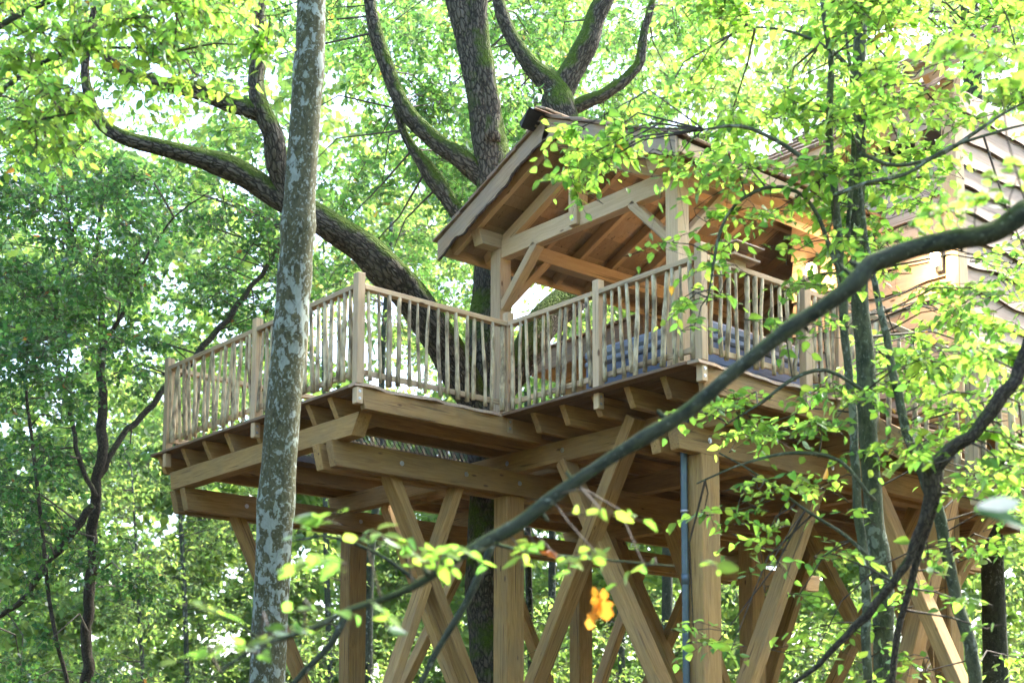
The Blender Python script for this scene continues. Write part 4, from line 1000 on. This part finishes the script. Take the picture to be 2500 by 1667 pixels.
# ------------------------------------------------------------------ long bough crossing the view
def bough_tree():
    pts = [(2470, 420), (2405, 470), (2352, 490), (2280, 532), (2200, 550), (2100, 572), (2010, 606), (1965, 650), (1885, 705), (1800, 762), (1700, 842), (1605, 925), (1500, 992), (1400, 1052), (1300, 1120), (1200, 1198), (1120, 1242), (1050, 1282), (960, 1340), (890, 1372), (800, 1402), (720, 1442), (610, 1478), (540, 1518), (470, 1568), (420, 1600)]
    hw = [26, 25, 25, 24, 22, 21, 22, 20, 18.5, 18, 17, 17, 16, 15, 15, 15, 15.5, 11, 10, 8.5, 7.5, 7, 5.5, 4, 3, 2]
    ts = list(np.linspace(5.8, 4.9, len(pts)))
    p, r = limb_pts(pts, hw, ts)
    q = at(2620, 700, 5.6); b = np.array([q[0], q[1], GZ-.2]); t = tag(empty('leaning_tree', b), 'tree outside the picture whose long dark bough slants across the whole view', 'tree')
    tube('trunk', [b, q+np.array([0, 0, -.9]), q, at(2600, 200, 5.6), at(2620, -300, 5.7)], [.16, .13, .12, .10, .08], M['smooth'], t, 18, .15, .05, 51)
    tube('bough', [at(2602, 330, 5.8)]+p, [r[0]*1.1]+r, M['smooth'], t, 18, .03, .06, 52, .14, 12); L = [p]
    def lb(pts, hw, tt, seed):
        a, r = limb_pts(pts, hw, tt); tube('branch', a, r, M['smooth'], t, 9, .06, .06, seed); L.append(a)
    lb([(1135, 1238), (1105, 1310), (1070, 1385), (1030, 1450), (990, 1520), (955, 1600)], [10, 10, 9, 8, 7, 6], 6.2, 53)
    lb([(1010, 605), (985, 612), (970, 604)] if 0 else [(1990, 612), (1972, 612), (1950, 600)], [13, 10, 4], 6.0, 54)
    lb([(960, 1340), (900, 1290), (820, 1250), (740, 1230), (680, 1240)], [5, 4.5, 4, 3, 2], 6.4, 55)
    lb([(1120, 1245), (1230, 1270), (1330, 1280), (1440, 1290), (1550, 1300)], [4.5, 4, 3.5, 2.5, 2], 6.2, 56)
    lb([(800, 1402), (760, 1480), (700, 1540), (650, 1600)], [8, 8, 7, 6], 6.5, 57)
    lb([(610, 1478), (560, 1440), (500, 1400), (430, 1410)], [4, 3, 2.5, 2], 6.6, 58)
    for k, (x, y, dx, dy) in enumerate(((1968, 645, -40, -38), (1838, 738, 22, 26), (1535, 968, -26, -26), (1318, 1108, -18, -26), (1240, 1172, 20, 26), (985, 1322, -14, -22), (2195, 552, 16, 26))):
        a, rr = limb_pts([(x, y), (x+dx*.5, y+dy*.5), (x+dx, y+dy)], [9, 6, 3.2], 5.8-.9*(2400-x)/1980); tube('stub', a, rr, M['smooth'], t, 8, .02, .1, 500+k)
    c = Crown(dense(*L), YG, .074, 'ovate', 6, .26, tilt=.5, hang=.15, flat=.25, reach=.55, thick=.6)
    for (x, y, n, tt) in ((760, 1190, 2, 4.6), (850, 1230, 2, 4.9), (930, 1250, 2, 5.0), (1000, 1270, 2, 5.0), (1080, 1265, 1, 5.1), (740, 1290, 2, 4.2), (870, 1400, 1, 4.4), (620, 1450, 2, 4.6), (520, 1500, 2, 4.5), (430, 1390, 1, 4.4),
                          (1200, 1270, 1, 5.2), (1290, 1290, 2, 5.2), (1370, 1270, 1, 5.2), (1480, 1300, 1, 5.2), (1390, 1180, 1, 4.9), (1640, 1300, 1, 5.0), (990, 1300, 1, 5.0), (720, 1400, 1, 4.6), (1230, 1250, 1, 5.2)):
        r0 = 40*K*tt/FPX; c.cluster(at(x, y, tt), (r0, r0, r0*.35), n)
    for (x, y, n, tt) in ((2250, 450, 4, 5.6), (2150, 480, 4, 5.7), (2340, 400, 3, 5.5), (2080, 520, 3, 5.8), (2300, 200, 4, 5.6), (2200, 100, 4, 5.6), (2320, 120, 4, 5.6)):
        r0 = 60*K*tt/FPX; c.cluster(at(x, y, tt), (r0, r0, r0*.3), n)
    # withered leaves hanging from the bough and a few broad dark ones close by
    V = np.array
    wl = [(at(1362, 1345, 5.2), UP*-1+RT*.25, -FW+RT*.3, .11), (at(1385, 1350, 5.2), UP*-1+RT*.1, -FW-RT*.4, .12), (at(1372, 1385, 5.18), UP*-1-RT*.35, -FW+UP*.2, .10), (at(1240, 1268, 5.2), RT-UP*.1, UP-FW, .07)]
    leaf_parts([V([q[0] for q in wl]), V([q[1] for q in wl]), V([q[2] for q in wl]), V([q[3] for q in wl]), V([(.42, .17, .03), (.36, .14, .03), (.45, .20, .05), (.45, .13, .03)])], 'oak', t)
    dl = [(at(2330, 1185, 3.4), -RT*1+UP*.15, UP-FW*.9, .10), (at(2345, 1150, 3.4), -RT-UP*.15, UP-FW*.8, .11), (at(2300, 1195, 3.45), RT-UP*.2, UP-FW*.9, .085)]
    leaf_parts([V([q[0] for q in dl]), V([q[1] for q in dl]), V([q[2] for q in dl]), V([q[3] for q in dl]), V([(.03, .12, .05)]*3)], 'ovate', t)
    tw, rw = limb_pts([(2560, 1120), (2420, 1150), (2335, 1188)], [4, 3, 2], [3.8, 3.5, 3.42]); tube('branch', tw, rw, M['smooth'], t, 7, .06, 0, 59)
    print('bough leaves', c.done(t, 300))
bough_tree()

def crooked_tree():
    pts = [(2440, 700), (2352, 822), (2300, 905), (2245, 985), (2190, 1040), (2145, 1092), (2122, 1180), (2085, 1275), (2035, 1368), (1955, 1448), (1880, 1520), (1795, 1590)]
    p, r = limb_pts(pts, [15, 15, 15, 14, 15, 17, 13, 11, 9, 8, 6, 5], 7.6)
    q = at(2520, 1700, 7.6); b = np.array([q[0], q[1], GZ-.2]); t = tag(empty('crooked_tree', b), 'rough dark crooked branch arching down before the steps and support posts', 'tree')
    tube('trunk', [b, q+np.array([0, 0, .2]), at(2540, 1200, 7.6), at(2510, 850, 7.6), at(2440, 600, 7.6)], [.09, .08, .07, .06, .04], M['dark'], t, 14, .12, .06, 61)
    tube('limb', [at(2512, 880, 7.6)]+p, [r[0]*1.1]+r, M['dark'], t, 12, .05, .12, 62, .6, 8)
    p2, r2 = limb_pts([(2160, 1080), (2140, 1180), (2110, 1270), (2090, 1350), (2062, 1450), (2045, 1600)], [10, 10, 9, 8, 8, 8], 7.65); tube('limb', p2, r2, M['dark'], t, 10, .06, .08, 63)
    c = Crown(dense(p, p2), YG, .08, 'ovate', 8, .3, tilt=.5, hang=.25, flat=.3)
    scatter(c, (2100, 800, 2400, 1120), (7.4, 8), 10, (40, 70), (3, 6), (), .4); scatter(c, (1900, 1120, 2300, 1500), (7.4, 8), 8, (30, 60), (1, 3), (), .4)
    c.done(t, 120)
crooked_tree()

# leafy spray hanging into the top corner
def beech():
    p, r = limb_pts([(-160, 1500), (-140, 900), (-120, 300), (-100, -200)], [30, 26, 22, 16], 9.0)
    b = np.array([p[0][0], p[0][1], GZ-.2]); t = tag(empty('beech_tree', b), 'beech whose pale yellow green sprays hang in above the mossy oak limb', 'tree')
    tube('trunk', [b]+p, [r[0]*1.2]+r, M['smooth'], t, 16, .15, .05, 71); L = [p]
    for k, (pts, hw) in enumerate((([(-110, 150), (0, 60), (150, -10), (330, -40), (520, -60)], [8, 7, 6, 4, 3]), ([(-120, 420), (-20, 330), (80, 280), (170, 260)], [6, 5, 4, 2]), ([(-115, 320), (40, 180), (160, 120), (300, 110), (420, 120)], [7, 6, 4, 3, 2]))):
        a, rr = limb_pts(pts, hw, 8.6); tube('branch', a, rr, M['smooth'], t, 8, .1, .05, 72+k); L.append(a)
    c = Crown(dense(*L), YG, .072, 'ovate', 9, .38, tilt=.6, hang=.4, flat=.4)
    scatter(c, (-60, -60, 640, 110), (8, 9.6), 30, (45, 85), (7, 13), [(560, 90, 40, 40)], .5)
    scatter(c, (-60, 100, 180, 380), (8, 9.6), 13, (45, 80), (6, 12), (), .5)
    scatter(c, (300, 90, 480, 230), (8.2, 9.2), 4, (35, 60), (4, 7), (), .5)
    print('beech', c.done(t, 300))
beech()

# ------------------------------------------------------------------ trees standing behind
def back_tree(pts, hw, T, label, regions, pal=BG, size=.12, tm='mid', seed=0, name='tree', m='smooth', group=None):
    p, r = limb_pts(pts, hw, T); b = np.array([p[0][0], p[0][1], GZ-.2]); t = tag(empty(name, b), label, 'tree', group)
    tube('trunk', [b]+p, [r[0]*1.3]+r, M[m], t, 10, .4, .05, seed)
    c = Crown(dense(p), pal, size, tm, 8, .6, tilt=.8, hang=.3, flat=.5)
    for box, tr, n, rp, sp in regions: scatter(c, box, tr, n, rp, sp)
    return c.done(t)
n = 0
n += back_tree([(845, 1640), (850, 1300), (870, 1100), (880, 800), (900, 500)], [11, 10, 9, 7, 5], 27, 'slender background trunk seen between the lichen trunk and centre post', [((690, 500, 1080, 900), (24, 29), 26, (60, 120), (9, 16)), ((640, 1000, 900, 1600), (24, 29), 20, (60, 110), (7, 12))], seed=81)
n += back_tree([(1262, 1640), (1268, 1350), (1270, 1100), (1290, 800), (1300, 500)], [9, 9, 8, 7, 5], 24, 'thin dark background trunk close beside the centre support post', [((1180, 600, 1420, 800), (22, 27), 12, (50, 90), (8, 14)), ((1180, 1320, 1420, 1620), (22, 27), 12, (50, 90), (6, 12))], seed=82)
n += back_tree([(1222, 1640), (1215, 1350), (1212, 1200), (1210, 900)], [8, 8, 8, 6], 21, 'black slim trunk standing right behind the centre support post', [((1190, 1350, 1300, 1600), (20, 22), 4, (40, 70), (4, 8))], seed=83)
n += back_tree([(1520, 1640), (1532, 1450), (1535, 1200), (1560, 800), (1600, 300)], [15, 13, 12, 10, 7], 26, 'mottled background trunk framed by the crossed braces', [((1440, 1330, 1640, 1620), (25, 30), 14, (50, 90), (6, 12)), ((1450, 0, 1800, 300), (24, 30), 18, (60, 110), (8, 14))], seed=84)
n += back_tree([(1430, 1640), (1425, 1400), (1420, 1100), (1400, 600)], [8, 8, 7, 5], 30, 'narrow pale background trunk between crossed brace and back post', [((1380, 1340, 1500, 1600), (28, 33), 8, (50, 90), (6, 12))], seed=85)
n += back_tree([(2290, 1640), (2280, 1300), (2275, 1150), (2260, 700), (2230, 100), (2220, -100)], [30, 26, 25, 22, 20, 17], 20, 'thick ivy dark trunk behind the steps', [((1750, -60, 2400, 160), (17, 24), 24, (60, 110), (8, 14)), ((1640, 1340, 2352, 1620), (22, 30), 36, (60, 100), (7, 12))], seed=86)
n += back_tree([(430, 1640), (425, 1400), (415, 1200), (405, 1050), (400, 950)], [6, 6, 5, 3, 1], 33, 'distant straight trunk in the bright gap below the deck end', [((260, 850, 640, 1250), (28, 38), 40, (60, 120), (8, 14)), ((150, 1200, 700, 1620), (26, 38), 55, (60, 120), (8, 14))], seed=87)
n += back_tree([(330, 1640), (320, 1400), (310, 1200), (300, 1050)], [5, 5, 3, 1], 30, 'thin distant trunk beside the forked maple', [((-60, 900, 360, 1620), (24, 34), 44, (60, 120), (7, 13)), ((300, 250, 700, 560), (24, 34), 12, (60, 110), (6, 12))], seed=88)
n += back_tree([(760, 1640), (750, 1300), (745, 1000), (742, 700), (745, 500)], [7, 7, 5, 4, 1], 36, 'far pale trunk glimpsed through the balusters beside the lichen trunk', [((700, 450, 1120, 950), (30, 40), 34, (60, 120), (7, 13)), ((880, 1300, 1250, 1620), (28, 38), 26, (60, 110), (7, 13))], seed=89)
print('back leaves', n)
def far_wood():
    c = Crown([], BG, .40, 'far', 12, 1.0, tilt=.9, hang=.3, flat=.5); 
    scatter(c, (-200, 1000, 2550, 1700), (36, 60), 560, (60, 130), (14, 24))
    scatter(c, (-200, 500, 2550, 1050), (38, 62), 240, (60, 130), (12, 20))
    scatter(c, (-200, -150, 2550, 550), (38, 62), 300, (60, 120), (7, 13), [(420, 240, 130, 60), (700, 420, 50, 60)])
    # the same wood all round the clearing, coarser where it is out of view
    e = Crown([], BG, .75, 'far', 10, 2.2, tilt=.9, hang=.3, flat=.5)
    for k in range(520):
        az = nrg.uniform(0, math.tau); R0 = nrg.uniform(30, 55); x, y = 3+R0*math.cos(az), R0*math.sin(az)
        if (np.array([x, y])-CAM[:2])@(FW[:2]/np.linalg.norm(FW[:2])) > .80*np.hypot(x-CAM[0], y-CAM[1]): continue
        r0 = nrg.uniform(2, 4); e.cluster((x, y, GZ+nrg.uniform(1, 18)), (r0, r0, r0*.7), 22)
    for i in range(5): c.lv[i] += e.lv[i]
    lv = [np.concatenate(x) for x in c.lv]; print('far leaves', len(lv[0]))
    tag(leaf_object('distant_wood', lv, 'far', None), 'distant sunlit woodland closing the view behind the treehouse', 'woodland', None, 'stuff')
far_wood()
tris = sum(len(o.data.loop_triangles) or sum(len(p.vertices)-2 for p in o.data.polygons) if len(o.data.polygons) < 20000 else len(o.data.polygons) for o in bpy.data.objects if o.type == 'MESH')
print('triangles about', tris, 'objects', len(bpy.data.objects))
# ------------------------------------------------------------------ forest air
def haze():
    v = [(x, y, z) for x in (-75, 70) for y in (-70, 75) for z in (GZ-1, 40)]
    f = [(0, 1, 3, 2), (4, 6, 7, 5), (0, 4, 5, 1), (2, 3, 7, 6), (0, 2, 6, 4), (1, 5, 7, 3)]
    m = bpy.data.materials.new('forest_air'); m.use_nodes = True; n = m.node_tree.nodes; n.remove(n['Principled BSDF'])
    pv = n.new('ShaderNodeVolumePrincipled'); pv.inputs['Color'].default_value = (.93, .97, 1, 1); pv.inputs['Density'].default_value = .0002; pv.inputs['Anisotropy'].default_value = .2
    m.node_tree.links.new(pv.outputs[0], n['Material Output'].inputs['Volume'])
    tag(mesh('haze', v, f, m), kind='stuff')
haze()
sc.cycles.volume_bounces = 0
